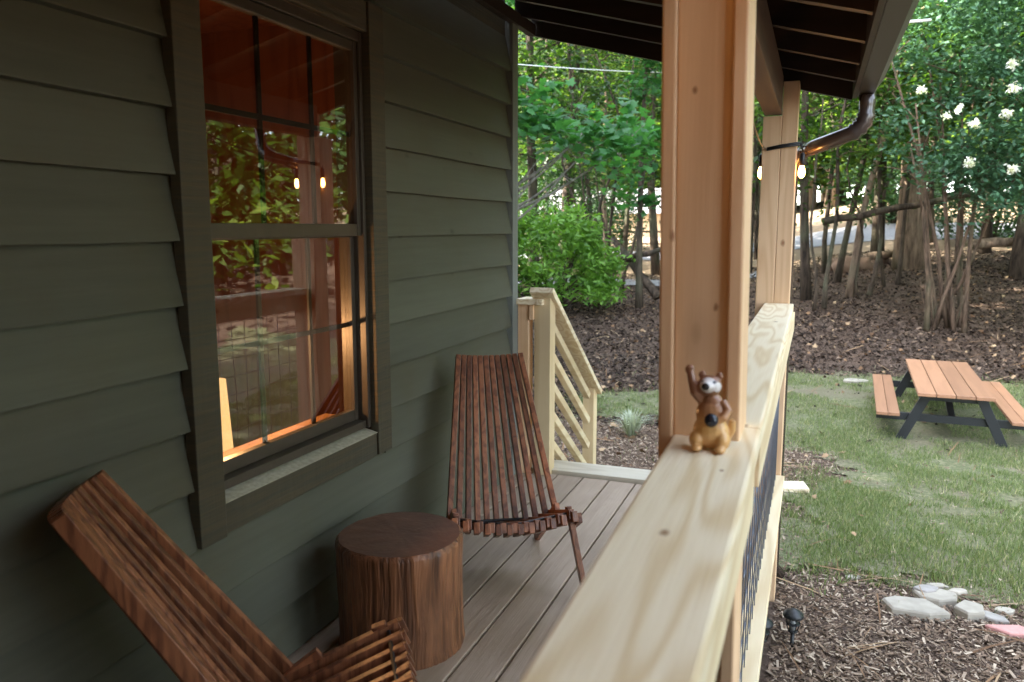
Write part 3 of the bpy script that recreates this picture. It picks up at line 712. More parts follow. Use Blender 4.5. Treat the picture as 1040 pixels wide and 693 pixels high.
b.tube([(-.015,0,.083),(-.027,-.004,.095),(-.033,-.005,.118),(-.036,-.005,.131)], [.0095,.0085,.0072,.0066], 10); b.blob((-.0368,-.005,.134), (.0082,.0052,.0085))
b.tube([(.017,0,.082),(.028,-.008,.068),(.022,-.020,.058),(.012,-.024,.054)], [.008,.0075,.0065,.006], 10); b.blob((.010,-.024,.053), (.006,.006,.006))
b.tube([(.012,.014,.018),(.024,.016,.018),(.033,.014,.032),(.034,.012,.050)], [.009,.009,.007,.005], 10)
fb = b.build('body', figmat(), fig, world=False)
rm = fb.modifiers.new('remesh', 'REMESH'); rm.mode = 'VOXEL'; rm.voxel_size = .0014; rm.use_smooth_shade = True
sm = fb.modifiers.new('smooth', 'SMOOTH'); sm.factor = .5; sm.iterations = 3
b = MB(); b.blob((.004,-.031,.056), (.0115,.0105,.0115)); b.build('ball', plain('glossy_black', (.015,.02,.03), .2), fig, world=False)

# ------------------------------------------------------------------ picnic table
tz = -.225
fl, fr_, bl, br = (atz(935,401.5,tz), atz(1008,402.5,tz), atz(920,366,tz), atz(981,366.5,tz))
ctr = (fl+fr_)/2; ax = ((bl+br)/2 - ctr); Lt = ax.length; ax.normalize(); wd = (fr_-fl).length
pt = thing('picnic_table', 'picnic table with reddish plank top and benches on black legs, on the lawn', 'picnic table', (ctr.x, ctr.y, gz(ctr.x, ctr.y+.5)), math.atan2(ax.y, ax.x)-math.pi/2)
gzt = gz(ctr.x, ctr.y+.5); top = tz - gzt; hw = wd/2
b = MB()
for k in range(4): b.box(-hw+k*wd/4+.004, -hw+(k+1)*wd/4-.004, 0, Lt, top-.032, top)
b.build('tabletop', M['tabletop'], pt, .003, world=False)
bh = top*.57
for sx in (-1, 1):
    b = MB()
    for k in range(2): b.box(sx*(hw+.14)+k*.105, sx*(hw+.14)+k*.105+.10, -.01, Lt+.01, bh-.03, bh) if sx > 0 else b.box(-(hw+.14)-k*.105-.10, -(hw+.14)-k*.105, -.01, Lt+.01, bh-.03, bh)
    b.build('bench_seat', M['tabletop'], pt, .003, world=False)
for yy in (.16, Lt-.22):
    for sx in (-1, 1):
        b = MB(); b.bar((sx*(hw-.10),yy,top-.033), (sx*(hw+.115),yy,-.015), .036, .085, up=(1,0,0)); 
        b.build('leg', M['black'], pt, .002, world=False)
    b = MB(); b.box(-hw-.34, hw+.34, yy+.02, yy+.055, bh-.105, bh-.031); b.box(-hw+.03, hw-.03, yy+.02, yy+.055, top-.10, top-.033); b.build('cross_beam', M['black'], pt, .002, world=False)
b = MB(); b.bar((0,.2,bh-.06),(0,Lt/2,top-.04),.06,.035); b.bar((0,Lt-.24,bh-.06),(0,Lt/2,top-.04),.06,.035); b.build('brace', M['black'], pt, .002, world=False)

# ------------------------------------------------------------------ solar path lights
def pathlight(loc, label):
    t = thing('path_light', label, 'path light', loc, group='solar path lights')
    MB().lathe([(.044,.148),(.046,.155),(.042,.166),(.026,.178),(.010,.185),(.001,.186)], (0,0,0), 24).build('cap', M['black'], t, world=False)
    b = MB()
    for k in range(6):
        a = k*R(60); b.tube([(.022*math.cos(a),.022*math.sin(a),.150),(.030*math.cos(a),.030*math.sin(a),.118),(.020*math.cos(a),.020*math.sin(a),.082)], .0025, 6)
    b.lathe([(.030,.112),(.032,.115),(.030,.118)], (0,0,0), 20); b.lathe([(.010,.068),(.022,.076),(.016,.084)], (0,0,0), 16); b.build('cage', M['black'], t, world=False)
    MB().lathe([(.013,.084),(.014,.145)], (0,0,0), 14).build('lens', plain('frosted_lens', (.35,.37,.38), .3), t, world=False)
    MB().tube([(0,0,-.05),(0,0,.07)], [.006,.010], 10).build('stake', M['black'], t, world=False)
    return t
q = atg(804, 658); q.z = gz(q.x, q.y); pathlight(q, 'black solar path light standing alone in the mulch below the far post')
q = atg(773, 668); q.z = gz(q.x, q.y); pathlight(q, 'black solar path light half hidden behind the lower rail')

# ------------------------------------------------------------------ stones, pavers
def stone(px, py, w, d_, h, rz, mat, label, cat='stone', name='flagstone', n=7, seed=0, tilt=0):
    q = atg(px, py); rs = random.Random(seed); b = MB(); V = []
    ang = sorted(rs.uniform(-.25,.25)+k*2*math.pi/n for k in range(n)); rr = [rs.uniform(.82,1.12) for _ in ang]
    for z, s in ((-.01,1.0),(h*.75,1.0),(h,.93)):
        for a, r in zip(ang, rr): V.append((w/2*r*s*math.cos(a), d_/2*r*s*math.sin(a), z + tilt*math.cos(a)*.5*(z > 0)))
    b.add(V, [(i*n+k, i*n+(k+1)%n, (i+1)*n+(k+1)%n, (i+1)*n+k) for i in range(2) for k in range(n)] + [tuple(range(2*n, 3*n)), tuple(range(n-1,-1,-1))])
    o = b.build(name, mat, None, .004); o.location = (q.x, q.y, gz(q.x, q.y)); o.rotation_euler = (0,0,rz); return tag(o, label, cat)
stone(926, 622, .34, .19, .045, -.1, M['slate'], 'largest pale angular flagstone lying in the mulch', seed=1, n=6)
stone(950, 613, .25, .15, .05, .25, M['slate'], 'cream flagstone tucked behind the largest slab', seed=2)
stone(940, 608, .13, .09, .06, .5, plain('grey_stone', (.27,.25,.23), .85, nscale=18, nvar=.4, bstr=.6), 'small rough grey stone perched between the two cream slabs', name='stone', seed=3)
stone(986, 627, .16, .15, .05, .8, M['slate'], 'squarish pale stone between the slabs and the pink paver', seed=4, n=5)
stone(1006, 632, .17, .08, .03, -.5, plain('grey_stone_flat', (.29,.27,.24), .85, nscale=18, nvar=.4, bstr=.6), 'narrow grey stone sliver beside the squarish pale stone', name='stone', seed=5)
stone(1020, 623, .10, .07, .02, .2, M['slate'], 'small cream stone chip at the lawn edge above the pink paver', name='stone', seed=6)
stone(1030, 645, .30, .12, .03, -.05, M['pink'], 'pink rectangular paver at the right edge of the mulch bed', 'paver', 'paver', 4, 7)
stone(952, 598, .12, .06, .02, .1, M['slate'], 'flat grey white stone at the border of mulch and lawn', name='stone', seed=8)
stone(972, 606, .12, .06, .03, .4, plain('tan_stone', (.36,.32,.26), .85, nscale=18, nvar=.4, bstr=.6), 'tan stone at the lawn border right of the slabs', name='stone', seed=9)
stone(869, 388, .36, .22, .03, .1, M['slate'], 'pale stepping slab at the back edge of the lawn left of the picnic table', seed=10)
stone(866, 589, .09, .05, .015, .4, M['slate'], 'thin pale stone flake at the near lawn edge', name='stone', seed=12)
q = atg(805, 499); b = MB(); b.box(-.15, .10, -.09, .09, .0, .035, .5); o = b.build('plank', M['cap'], None, .003); o.location = (q.x, q.y, gz(q.x,q.y)+.012); o.rotation_euler = (0,0,.25)
tag(o, 'short pale wooden plank lying on the grass beside the far post', 'plank')

# ------------------------------------------------------------------ ornamental grass
def grass_clump(px, py, rad, h, label, n=130):
    q = atg(px, py); q.z = gz(q.x, q.y); b = MB(); rs = random.Random(4)
    for k in range(n):
        a = rs.uniform(0, 6.283); sp = rs.random()**.7; L = h*rs.uniform(.65, 1.1); w = .006
        d = Vector((math.cos(a), math.sin(a), 0)); side = Vector((-d.y, d.x, 0))
        base = d*rs.uniform(0,.04); mid = base + d*rad*sp*.45 + Vector((0,0,L*.62)); tip = base + d*rad*sp*1.05 + Vector((0,0,L*(1-.35*sp)))
        b.add([base-side*w, base+side*w, mid+side*w*.8, mid-side*w*.8, tip], [(0,1,2,3),(3,2,4)], rs.random())
    o = b.build('ornamental_grass', M['leaf_silver'], None); o.location = q; return tag(o, label, 'plant')
grass_clump(641, 443, .26, .30, 'silvery spiky grass clump in the mulch beyond the deck end')

# ------------------------------------------------------------------ trees
def clumps_leaves(centers, radii, per, size, tmpl, upbias, flat=.55, shade=None):
    P = []; Rn = []
    for c, r in zip(centers, radii):
        k = max(3, int(per*(r if r > 0 else 1)**1.0)); d = RNG.normal(size=(k,3)); d *= (r*.5); d[:,2] *= flat
        P.append(np.array(c)[None,:] + d); Rn.append(np.clip(RNG.random(k)*.7 + RNG.random()*.35 - .03, 0, 1))
    P = np.concatenate(P); Rn = np.concatenate(Rn); s = size*(.7+.6*RNG.random(len(P)))
    return scatter_mesh('crown', P, s, tmpl, upbias, rnd=Rn)
def tree_meshes(h, rad, c0, c1, cr, nclump, per, leaf, tmpl=DIAMOND, lean=(0,0), bend=.25, clump_r=.7, upbias=.8, seed=0, limbs=True, stems=1, base_spread=0, rtop=.35, minr=0):
    rs = random.Random(seed); trunks = MB(); lines = []
    for s in range(stems):
        a = 6.283*s/max(1, stems) + rs.random(); L = []; ox, oy = base_spread*math.cos(a)*.25, base_spread*math.sin(a)*.25
        hh = h*(1 if s == 0 else rs.uniform(.7, .95)); n = 9
        for i in range(n+1):
            t = i/n; k = t
            x = ox + lean[0]*t*hh + base_spread*math.cos(a)*k*hh*.12*(1 if stems > 1 else 0) + bend*mnoise.noise(Vector((t*2.3, seed*1.7+s, 0)))*t**.5
            y = oy + lean[1]*t*hh + base_spread*math.sin(a)*k*hh*.12*(1 if stems > 1 else 0) + bend*mnoise.noise(Vector((t*2.3, seed*1.7+s, 9)))*t**.5
            L.append(Vector((x, y, t*hh - .15)))
        r0 = rad*(1 if s == 0 else rs.uniform(.6,.95))
        trunks.tube(L, [r0*(1.25 if i == 0 else 1)*(1-(1-rtop)*i/n) for i in range(n+1)], 9); lines.append((L, r0))
    C = []; Rr = []
    for k in range(nclump):
        L, r0 = lines[k % stems]; t = rs.uniform(c0, c1)/h; t = min(.98, max(.05, t)); i = min(len(L)-2, int(t*(len(L)-1))); p = L[i].lerp(L[i+1], t*(len(L)-1)-i)
        prof = math.sin(math.pi*min(1, max(.12, (t*h-c0+.4)/(c1-c0+.8))))**.5
        a = rs.uniform(0, 6.283); d = cr*prof*rs.uniform(max(.25, minr), 1.05)
        c = p + Vector((math.cos(a)*d, math.sin(a)*d, rs.uniform(-.1,.35)*d)); C.append(tuple(c)); Rr.append(clump_r*rs.uniform(.6,1.3))
        if limbs and k % 2 == 0:
            m = p.lerp(c, .5) + Vector((0,0,.12*d)); trunks.tube([p, m, c], [max(.012, r0*.28), max(.009, r0*.16), .005], 5, cap=False)
    return trunks, clumps_leaves(C, Rr, per, leaf, tmpl, upbias)
def place_tree(name, label, loc, cat='tree', group=None, bark='bark', leafm='leaf_mid', rz=0, **kw):
    t = thing(name, label, cat, loc, rz, group); tr, lv = tree_meshes(**kw)
    tr.build('trunk', M[bark], t, world=False); meshobj('crown', lv, M[leafm], t); return t
def gp(px, Y, yr=230):
    p = at(px, yr, Y); return Vector((p.x, Y, gz(p.x, Y)))

# mid distance woods (each px, depth, trunk radius, leaf kind)
mid = [
 # left gap
 (543, 21, .15, 'bark', 'leaf_mid', 'dark straight tree trunk nearest the house corner'),
 (556, 26, .13, 'bark', 'leaf_dark', 'slim dark trunk just right of the trunk nearest the house corner'),
 (573, 23, .20, 'bark', 'leaf_mid', 'thickest dark trunk behind the rhododendron'),
 (588, 27, .15, 'bark_grey', 'leaf_mid', 'grey trunk right of the thickest trunk behind the rhododendron'),
 (604, 20, .075,'bark', 'leaf_dark', 'leaning slim tree rising just right of the rhododendron'),
 (618, 22, .08, 'bark_pale', 'leaf_sun', 'pale slender tree midway between rhododendron and near post'),
 (634, 25, .09, 'bark', 'leaf_mid', 'slender dark tree in front of the low building'),
 (668, 24, .13, 'bark', 'leaf_dark', 'dark tree half hidden behind the near porch post'),
 # right gap
 (760, 22, .12, 'bark', 'leaf_mid', 'dark tree between the two porch posts'),
 (771, 26, .10, 'bark', 'leaf_dark', 'slim tree just left of the far porch post'),
 (823, 17, .10, 'bark', 'leaf_mid', 'dark tree just right of the far porch post'),
 (840, 20, .06, 'bark', 'leaf_sun', 'thin sapling under the downpipe elbow'),
 (852, 18.5, .07, 'bark', 'leaf_mid', 'leaning slim tree right of the sapling under the elbow'),
 (866, 17, .07, 'bark_pale', 'leaf_mid', 'pale barked tree leaning right on top of the bank'),
 (893, 21, .14, 'bark', 'leaf_mid', 'upright trunk left of the broad brown trunk'),
 (926, 20, .30, 'bark_pale', 'leaf_dark', 'broad brown trunk on top of the bank behind the crape myrtle'),
 (948, 25, .10, 'bark', 'leaf_mid', 'slim trunk between broad trunk and crape myrtle'),
 (1003, 23, .12, 'bark', 'leaf_dark', 'dark trunk behind the crape myrtle stems'),
 (1037, 19, .15, 'bark', 'leaf_mid', 'dark trunk at the right edge of the bank'),
]
for i, (px, Y, r, bk, lf, lab) in enumerate(mid):
    rs = random.Random(i+50); lean = (rs.uniform(-.05,.05), rs.uniform(-.04,.04))
    if 'leaning' in lab: lean = (.14 if px > 700 else -.12, .02)
    place_tree('woodland_tree', lab, gp(px, Y), bark=bk, leafm=lf, h=13 if r > .1 else 8, rad=r, c0=3.4 if r > .1 else 2.6, c1=12.5 if r > .1 else 7.8, cr=3.0 if r > .1 else 1.7,
        nclump=105 if r > .1 else 42, per=62, leaf=.17, tmpl=DIAMOND if i % 3 else MAPLE, lean=lean, seed=i+11, clump_r=.75, bend=.5)
# thin stems (undergrowth saplings)
for i, (px, Y, lab) in enumerate([(598,17.5,'sapling with bent stem right of the rhododendron'),(611,18,'forked sapling in front of the wooden fence'),(626,19,'straight sapling before the gravel path'),(835,16,'bushy sapling on the bank under the elbow'),(880,17,'twiggy sapling left of the upright trunk'),(908,18,'short sapling beside the broad trunk')]):
    place_tree('sapling', lab, gp(px, Y), bark='bark', leafm='leaf_mid' if i % 2 else 'leaf_dark', h=5.5, rad=.045, c0=2.4, c1=5.4, cr=1.0, nclump=18, per=60, leaf=.11, seed=i+80, clump_r=.5, stems=2, base_spread=.5, bend=.7)
# leafy column (ivy clad tree) at px 650
place_tree('ivy_clad_tree', 'thin dark trunk wrapped in bright ivy leaves left of the near post', gp(651, 16.5), leafm='leaf_maple', h=7, rad=.075, c0=2.3, c1=6.8, cr=.55, nclump=34, per=90, leaf=.13, seed=5, clump_r=.42, tmpl=MAPLE, bend=.15)
# maple reaching over from behind the house corner
mt = thing('maple_tree', 'maple with big bright leaves on bare grey twigs beside the house corner', 'tree', gp(470, 12))
base = Vector(mt.location); tr = MB(); tr.tube([(0,0,-.2),(.05,0,1.5),(-.05,.1,3.2),(.1,0,6.5)], [.13,.11,.10,.05], 10)
C = []; Rr = []; rs = random.Random(3)
for k in range(30):
    px = rs.uniform(515, 655); yy = rs.uniform(82, 168) if px < 600 else rs.uniform(110, 170); Yd = rs.uniform(11, 12.8)
    if px < 600 and yy > 150: yy = rs.uniform(85, 140)
    C.append(at(px, yy, Yd)-base); Rr.append(.36)
for k in range(40):
    a = rs.uniform(0,6.28); d = rs.uniform(.5,2.2); C.append(Vector((math.cos(a)*d-.6, math.sin(a)*d, rs.uniform(3,6.5)))); Rr.append(.6)
for px, py in ((600,150),(583,165),(560,152),(598,128),(640,140),(548,160),(610,118)):
    e_ = at(px, py, 12.0)-base; s_ = Vector((.0,0,rs.uniform(1.4,2.2)))
    m_ = s_.lerp(e_, .55)+Vector((0,0,-.12)); tr.tube([s_, s_.lerp(m_, .5)+Vector((0,0,.06)), m_, m_.lerp(e_,.5)+Vector((0,0,-.05)), e_], [.035,.028,.02,.014,.006], 6)
    for j in range(4):
        t_ = rs.uniform(.4,1); p_ = m_.lerp(e_, t_); tr.tube([p_, p_+Vector((rs.uniform(-.1,.35), rs.uniform(-.2,.2), rs.uniform(-.3,.3)))], [.008,.003], 5)
tr.build('trunk', M['bark_grey'], mt, world=False)
meshobj('crown', clumps_leaves([tuple(c) for c in C], Rr, 60, .17, MAPLE, 1.2, .5), M['leaf_maple'], mt)
# rhododendron
rh = gp(565, 15.8); t = thing('rhododendron', 'rounded bright green rhododendron bush beside the house corner', 'bush', rh)
tr = MB(); C = []; Rr = []; rs = random.Random(9)
for k in range(150):
    a = rs.uniform(0, 6.28); ph = rs.random(); rr = 1.38*math.sqrt(1-(ph*.97)**2)*rs.uniform(.72,1.08); c = Vector((math.cos(a)*rr-.15, math.sin(a)*rr*.9, .32+1.72*ph*rs.uniform(.88,1.05))); C.append(tuple(c)); Rr.append(rs.uniform(.2,.36))
    if k % 4 == 0: tr.tube([(0,0,-.1), (c.x*.35,c.y*.35,c.z*.5), c], [.03,.02,.006], 5)
tr.build('trunk', M['bark'], t, world=False); meshobj('crown', clumps_leaves(C, Rr, 200, .165, LONG, .6, .7), M['leaf_rhodo'], t)
# crape myrtle
cm = gp(965, 14.4); t = thing('crape_myrtle', 'multi-stemmed crape myrtle with white blossom clusters on the bank', 'tree', cm)
tr = MB(); C = []; Rr = []; rs = random.Random(21)
tips = [(905,60),(930,105),(940,40),(955,80),(975,60),(990,90),(1012,60),(1035,95),(1050,150),(925,150)]
for k, (px, py) in enumerate(tips):
    e_ = at(px, py, 14.4 + rs.uniform(-.9,.9)) - cm; b0 = Vector((rs.uniform(-.30,.30), rs.uniform(-.25,.25), -.1)); m1 = b0.lerp(e_, .3); m1.x *= .8; m2 = b0.lerp(e_, .65); m2.x *= .85
    j = lambda: Vector((rs.uniform(-.06,.06), rs.uniform(-.06,.06), 0))
    r0 = rs.uniform(.024,.045); tr.tube([b0, m1*.5+b0*.5+j()*.5, m1+j(), m2+j(), e_], [r0*1.3, r0, r0*.9, r0*.6, .012], 8)
    for q_ in range(3):
        p_ = m2.lerp(e_, rs.random()); c = p_ + Vector((rs.uniform(-.6,.6), rs.uniform(-.6,.6), rs.uniform(0,.6))); tr.tube([p_, c], [.014,.005], 5)
for k in range(6):
    a = rs.uniform(0,6.28); b0 = Vector((math.cos(a)*.2, math.sin(a)*.2, 0)); tr.tube([b0, b0*1.4+Vector((0,0,.35)), b0*1.9+Vector((0,0,rs.uniform(.5,.9)))], [.018,.012,.006], 5)
tr.build('trunk', M['bark_brown'], t, world=False)
for k in range(100):
    px = rs.uniform(905, 1085); py = rs.uniform(45, 228)
    if px < 940 and py > 160: continue
    if px < 1000 and py > 185: continue
    if px < 965 and rs.random() < .35: continue
    C.append(tuple(at(px, py, 14.4+rs.uniform(-1.3,1.1))-cm)); Rr.append(rs.uniform(.3,.55))
for k in range(60):
    a = rs.uniform(0,6.28); d = rs.uniform(0,2.2); C.append((math.cos(a)*d+.4, math.sin(a)*d, rs.uniform(4.3,6.4))); Rr.append(.55)
meshobj('crown', clumps_leaves(C, Rr, 250, .105, DIAMOND, .9, .6), M['leaf_myrtle'], t)
for k, (px, py) in enumerate([(1028,65),(1023,116),(1030,90),(990,126),(985,166),(1028,172),(974,111),(935,92),(962,118)]):
    c = at(px, py, 12.75) - cm; n_ = 85; d = RNG.normal(size=(n_,3))*np.array([.031,.031,.028]); P_ = np.array(c)[None,:] + d
    if k > 5: P_ = P_[:35]
    meshobj('flower_cluster', scatter_mesh('flower_cluster', P_, .045+.03*RNG.random(len(P_)), DIAMOND, .3), M['petal'], t)

# far woods: prototypes and copies
protos = []
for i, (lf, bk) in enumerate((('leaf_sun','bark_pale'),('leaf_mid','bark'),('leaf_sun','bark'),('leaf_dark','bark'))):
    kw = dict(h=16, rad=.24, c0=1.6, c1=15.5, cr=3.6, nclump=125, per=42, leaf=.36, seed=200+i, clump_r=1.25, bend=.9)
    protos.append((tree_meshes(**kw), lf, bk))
pm = []
for i, ((tr, lv), lf, bk) in enumerate(protos):
    t0 = thing('far_tree', 'x', 'tree', (0,0,0), 0, 'trees of the far woods beyond the road')
    tr.build('trunk', M[bk], t0, world=False); meshobj('crown', lv, M[lf], t0); pm.append(t0)
used = [False]*4; rs = random.Random(77)
FAR = []
for row, (Y, n) in enumerate(((38, 14), (43, 17), (50, 20), (60, 22), (74, 24))):
    for k in range(n):
        a = -.52 + 1.02*(k+.5+rs.uniform(-.3,.3))/n; FAR.append((a*Y*1.05, Y+rs.uniform(-2.5,2.5)))
LABF = ['sunlit pale green tree of the far woods', 'mid green tree of the far woods', 'yellow green tree with dark trunk in the far woods', 'dark green tree of the far woods']
for j, (x, y) in enumerate(FAR):
    i = rs.choice([0,0,1,2,2,3]); loc = (x, y, gz(x, y)-.1); rz = rs.uniform(0, 6.28)
    if not used[i]: used[i] = True; o = pm[i]; o.location = loc; o.rotation_euler = (0,0,rz); o['label'] = LABF[i]
    else: o = dup(pm[i], loc, rz, LABF[i])
    o['group'] = LABF[i].replace('tree', 'trees'); s_ = rs.uniform(.8, 1.15); o.scale = (s_, s_, s_)
# trees round the yard's right side (they shade the yard and stand in the window's reflection)
YARD = [(12.5,5,0),(13.2,9.5,2),(12.5,15,0),(16.5,12,1),(17.5,7,3),(16,19,2),(19,3,1),(20,14,0),(14.5,7.2,1),(14.2,12.2,2),(19,10.5,3),(21,18,0),(24,8,2),(25,15,0),(26,22,2),(19,24,0),(28,12,1),(23,27,2)]
for x, y, i, sc in ((8.4,13.2,1,.95),(9.8,17.6,3,1),(8.2,20.5,1,1),(11.6,14.8,2,.9),(12.4,19.5,3,1),(9.6,24,1,1),(12.5,25,3,1)):
    o = dup(pm[i], (x, y, gz(x, y)-.1), rs.uniform(0,6.28), 'tree beside the bank at the right, outside the view but mirrored in the window'); o['group'] = 'trees beside the bank'; o.scale = (.95,.95,sc)
for j, (x, y, i) in enumerate(YARD):
    o = dup(pm[i], (x, y, gz(x, y)-.1), rs.uniform(0,6.28), 'tree at the right side of the yard, outside the view but mirrored in the window')
    o['group'] = 'trees right of the yard'; o.scale = (.8,.8,.62)
for x, y in ((7.0,-.5),):  # added out of view to cut the light on the near wall
    o = dup(pm[3], (x, y, gz(x, y)-.1), rs.uniform(0,6.28), 'unseen dark tree added beside the viewpoint to dim the near porch'); o['group'] = 'unseen trees added to dim the porch'; o.scale = (.5,.5,.5)
k = 0
for gx in (-9.5, -13, -16.5):  # unseen trees, added to keep the sun off porch and yard
    for gy in (-10, -6, -2.2, 1.6, 5.4, 9.2, 13):
        x, y = gx + rs.uniform(-.8,.8), gy + rs.uniform(-1,1) ; k += 1
        if x/max(y,.1) > -.8 and y > 8: x = -.8*y - .5
        o = dup(pm[(1,3,2)[k % 3]], (x, y, -.6), rs.uniform(0,6.28), 'tall unseen tree added behind the cabin to shade porch and yard'); o['group'] = 'unseen trees added for shade'; o.scale = (1.15,1.15,1.0)
for i in range(4):
    if not used[i]: pm[i].location = (20, 40, gz(20,40)); pm[i]['label'] = LABF[i]
# dense dark understory behind left rhododendron
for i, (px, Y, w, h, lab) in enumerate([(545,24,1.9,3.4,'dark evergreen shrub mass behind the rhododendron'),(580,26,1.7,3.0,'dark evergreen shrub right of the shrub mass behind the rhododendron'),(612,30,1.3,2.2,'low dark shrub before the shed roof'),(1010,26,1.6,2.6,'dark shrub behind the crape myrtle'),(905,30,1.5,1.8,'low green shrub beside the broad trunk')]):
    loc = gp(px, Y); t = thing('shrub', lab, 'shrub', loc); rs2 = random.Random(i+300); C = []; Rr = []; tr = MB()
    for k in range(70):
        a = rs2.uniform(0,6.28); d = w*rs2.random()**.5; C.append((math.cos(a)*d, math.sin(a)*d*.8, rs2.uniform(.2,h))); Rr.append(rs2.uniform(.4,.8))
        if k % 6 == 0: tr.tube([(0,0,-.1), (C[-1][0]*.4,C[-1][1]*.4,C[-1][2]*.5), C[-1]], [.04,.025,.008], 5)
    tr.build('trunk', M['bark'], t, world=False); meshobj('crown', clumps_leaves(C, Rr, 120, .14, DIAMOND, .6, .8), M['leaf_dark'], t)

# ------------------------------------------------------------------ far things: building, fence, logs, boulders, wire
bx = gp(640, 34); bd = thing('outbuilding', 'low pale outbuilding with a grey striped roof beyond the woods', 'building', (bx.x, bx.y, bx.z))
b = MB(); X0, X1, Y0, Y1 = bx.x-4.2, bx.x+2.6, 34.2, 38; zg = gz(bx.x, 34)-.3; b.box(X0, X1, Y0, Y1, zg, 1.95); b.build('wall', plain('tan_render', (.52,.40,.27), .9), bd)
def roofm():
    s = NT('ribbed_roof'); tc = s.n('ShaderNodeTexCoord'); w = s.n('ShaderNodeTexWave'); w.bands_direction = 'X'; w.inputs['Scale'].default_value = 1.6; w.inputs['Distortion'].default_value = .6
    s.set(w, 'Vector', tc.outputs['Object']); s.bsdf(s.mix(w.outputs[0], (.15,.14,.155), (.30,.28,.29)), .6, w.outputs[0], .4, .03); return s.m
b = MB(); b.add([(X0-.3,Y0-.5,1.9),(X1+.3,Y0-.5,1.9),(X1+.3,Y0+1.9,3.05),(X0-.3,Y0+1.9,3.05),(X0-.3,Y1+.5,1.9),(X1+.3,Y1+.5,1.9)], [(0,1,2,3),(3,2,5,4),(0,3,4),(1,5,2),(0,4,5,1)]); b.build('roof', roofm(), bd)
b = MB()
for k in range(3): b.box(X0+1+k*2.2, X0+1.9+k*2.2, Y0-.02, Y0-.003, zg+1.0, 1.6)
b.build('window', M['sash'], bd)
f0 = gp(596, 30.5); fe = thing('rail_fence', 'dark rail fence on square posts in front of the outbuilding', 'fence', f0)
zt = 1.12
for k in range(7):
    x = f0.x - 1.2 + k*1.3; z = gz(x, 30.5); MB().box(x-.07, x+.07, 30.43, 30.57, z-.2, zt+.15).build('fence_post', M['bark'], fe)
b = MB(); b.box(f0.x-1.3, f0.x+6.8, 30.38, 30.42, zt, zt+.07); b.box(f0.x-1.3, f0.x+6.8, 30.38, 30.42, zt-.45, zt-.40); b.build('rail', M['bark'], fe)
def log(p, q, r, mat, label, name='fallen_log'):
    mid_ = p.lerp(q, .5); b = MB(); n = 8; P = [p.lerp(q, i/n)+Vector((0,0,.06*mnoise.noise(Vector((i*.8, r*50, 0))))) for i in range(n+1)]
    b.tube([v-mid_ for v in P], [r*(1-.35*i/n) for i in range(n+1)], 9); o = b.build(name, mat, None); o.location = mid_; return tag(o, label, 'log')
log(at(835,226,16.6), at(990,197,16.6), .075, M['bark'], 'dark fallen trunk propped across the trees behind the bank', 'leaning_log')
log(at(880,262,20.3), at(948,249,21), .10, M['bark_pale'], 'sunlit mound edge along the top of the bank, shown as a pale log in front of the broad trunk')  # pale tube stands for a sunlit mound edge, light put into its colour
log(at(668,302,16.4), at(622,242,17.2), .10, M['bark'], 'dark broken trunk leaning down to the left beside the ivy clad tree', 'leaning_log')
log(at(626,264,16.8), at(676,254,16.6), .075, M['bark'], 'dark level trunk lying across the leaning one', 'leaning_log')
log(at(985,249,19.5), at(1060,243,19.5), .12, M['bark_pale'], 'pale log on the bank crest at the right edge')
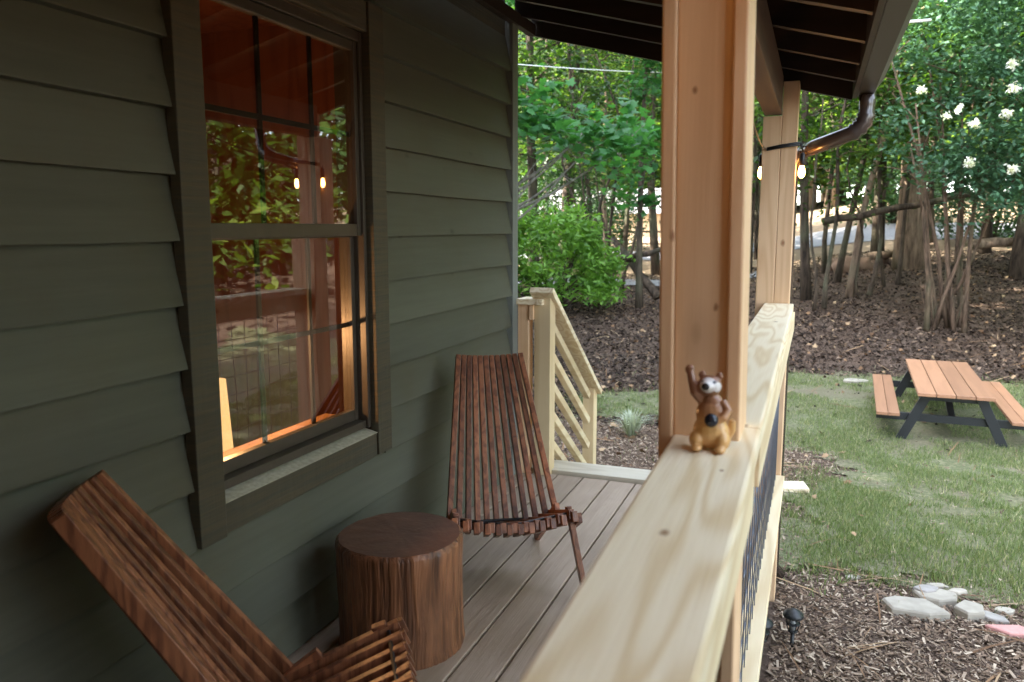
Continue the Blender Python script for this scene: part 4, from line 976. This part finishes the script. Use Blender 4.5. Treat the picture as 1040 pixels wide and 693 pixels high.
for i, (px, py, w, h) in enumerate([(862,256,.5,.4),(876,260,.42,.32),(848,259,.45,.3),(893,264,.38,.28)]):
    Yb = 19.8+.3*i; p = at(px, py, Yb); b = MB(); b.blob((0,0,0), (w*.6,w*.5,h*.62), noise=.5, seed=i*3.3, seg=14, rings=9); o = b.build('boulder', M['rock'], None); o.location = (p.x, Yb, gz(p.x, Yb)+h*.3)
    tag(o, ['brown boulder at the bank crest right of the pale leaning tree','brown boulder second from the right in the bank crest row','leftmost brown boulder of the bank crest row','smallest brown boulder at the right end of the crest row'][i], 'boulder', 'boulders on the bank crest')
b = MB(); P = sag(at(440,58,8.5), at(705,73.5,22), .06, 24); P = [Vector(p) for p in P]; b.tube(P, .009, 6); o = b.build('utility_cable', M['white'], None); tag(o, 'thin pale utility cable strung from the house into the woods', 'cable')
b = MB(); b.tube([at(915,23,9), at(945,20.5,9.3)], .014, 8); o = b.build('utility_cable', M['white'], None); tag(o, 'short white cable end showing beside the gutter against the woods', 'cable')

# ------------------------------------------------------------------ light
w = bpy.data.worlds.new('World'); scene.world = w; w.use_nodes = True; nt = w.node_tree; bg = nt.nodes['Background']
sky = nt.nodes.new('ShaderNodeTexSky'); sky.sky_type = 'NISHITA'; sky.sun_disc = False
sd = Vector((-.88, -.47, 0)).normalized(); EL = R(44)
sky.sun_elevation = EL; sky.sun_rotation = math.atan2(sd.x, sd.y); sky.dust_density = 1.5; sky.ozone_density = 1.0
hs = nt.nodes.new('ShaderNodeHueSaturation'); hs.inputs['Saturation'].default_value = .5; nt.links.new(sky.outputs[0], hs.inputs['Color']); nt.links.new(hs.outputs[0], bg.inputs[0]); bg.inputs[1].default_value = .14
sun = bpy.data.lights.new('sun', 'SUN'); sun.energy = 3.2; sun.angle = R(.55); sun.color = (1,.93,.82); so = bpy.data.objects.new('sun', sun); COL.objects.link(so)
dirv = Vector((sd.x*math.cos(EL), sd.y*math.cos(EL), math.sin(EL))); so.rotation_euler = (-dirv).to_track_quat('-Z', 'Y').to_euler()
vs_ = scene.view_settings; vs_.view_transform = 'Standard'; vs_.look = 'None'; vs_.exposure = 4.0; vs_.gamma = 1
scene.cycles.use_denoising = True
scene.cycles.max_bounces = 8; scene.cycles.diffuse_bounces = 4; scene.cycles.glossy_bounces = 3; scene.cycles.transmission_bounces = 4; scene.cycles.transparent_max_bounces = 8
scene.cycles.sample_clamp_indirect = 6
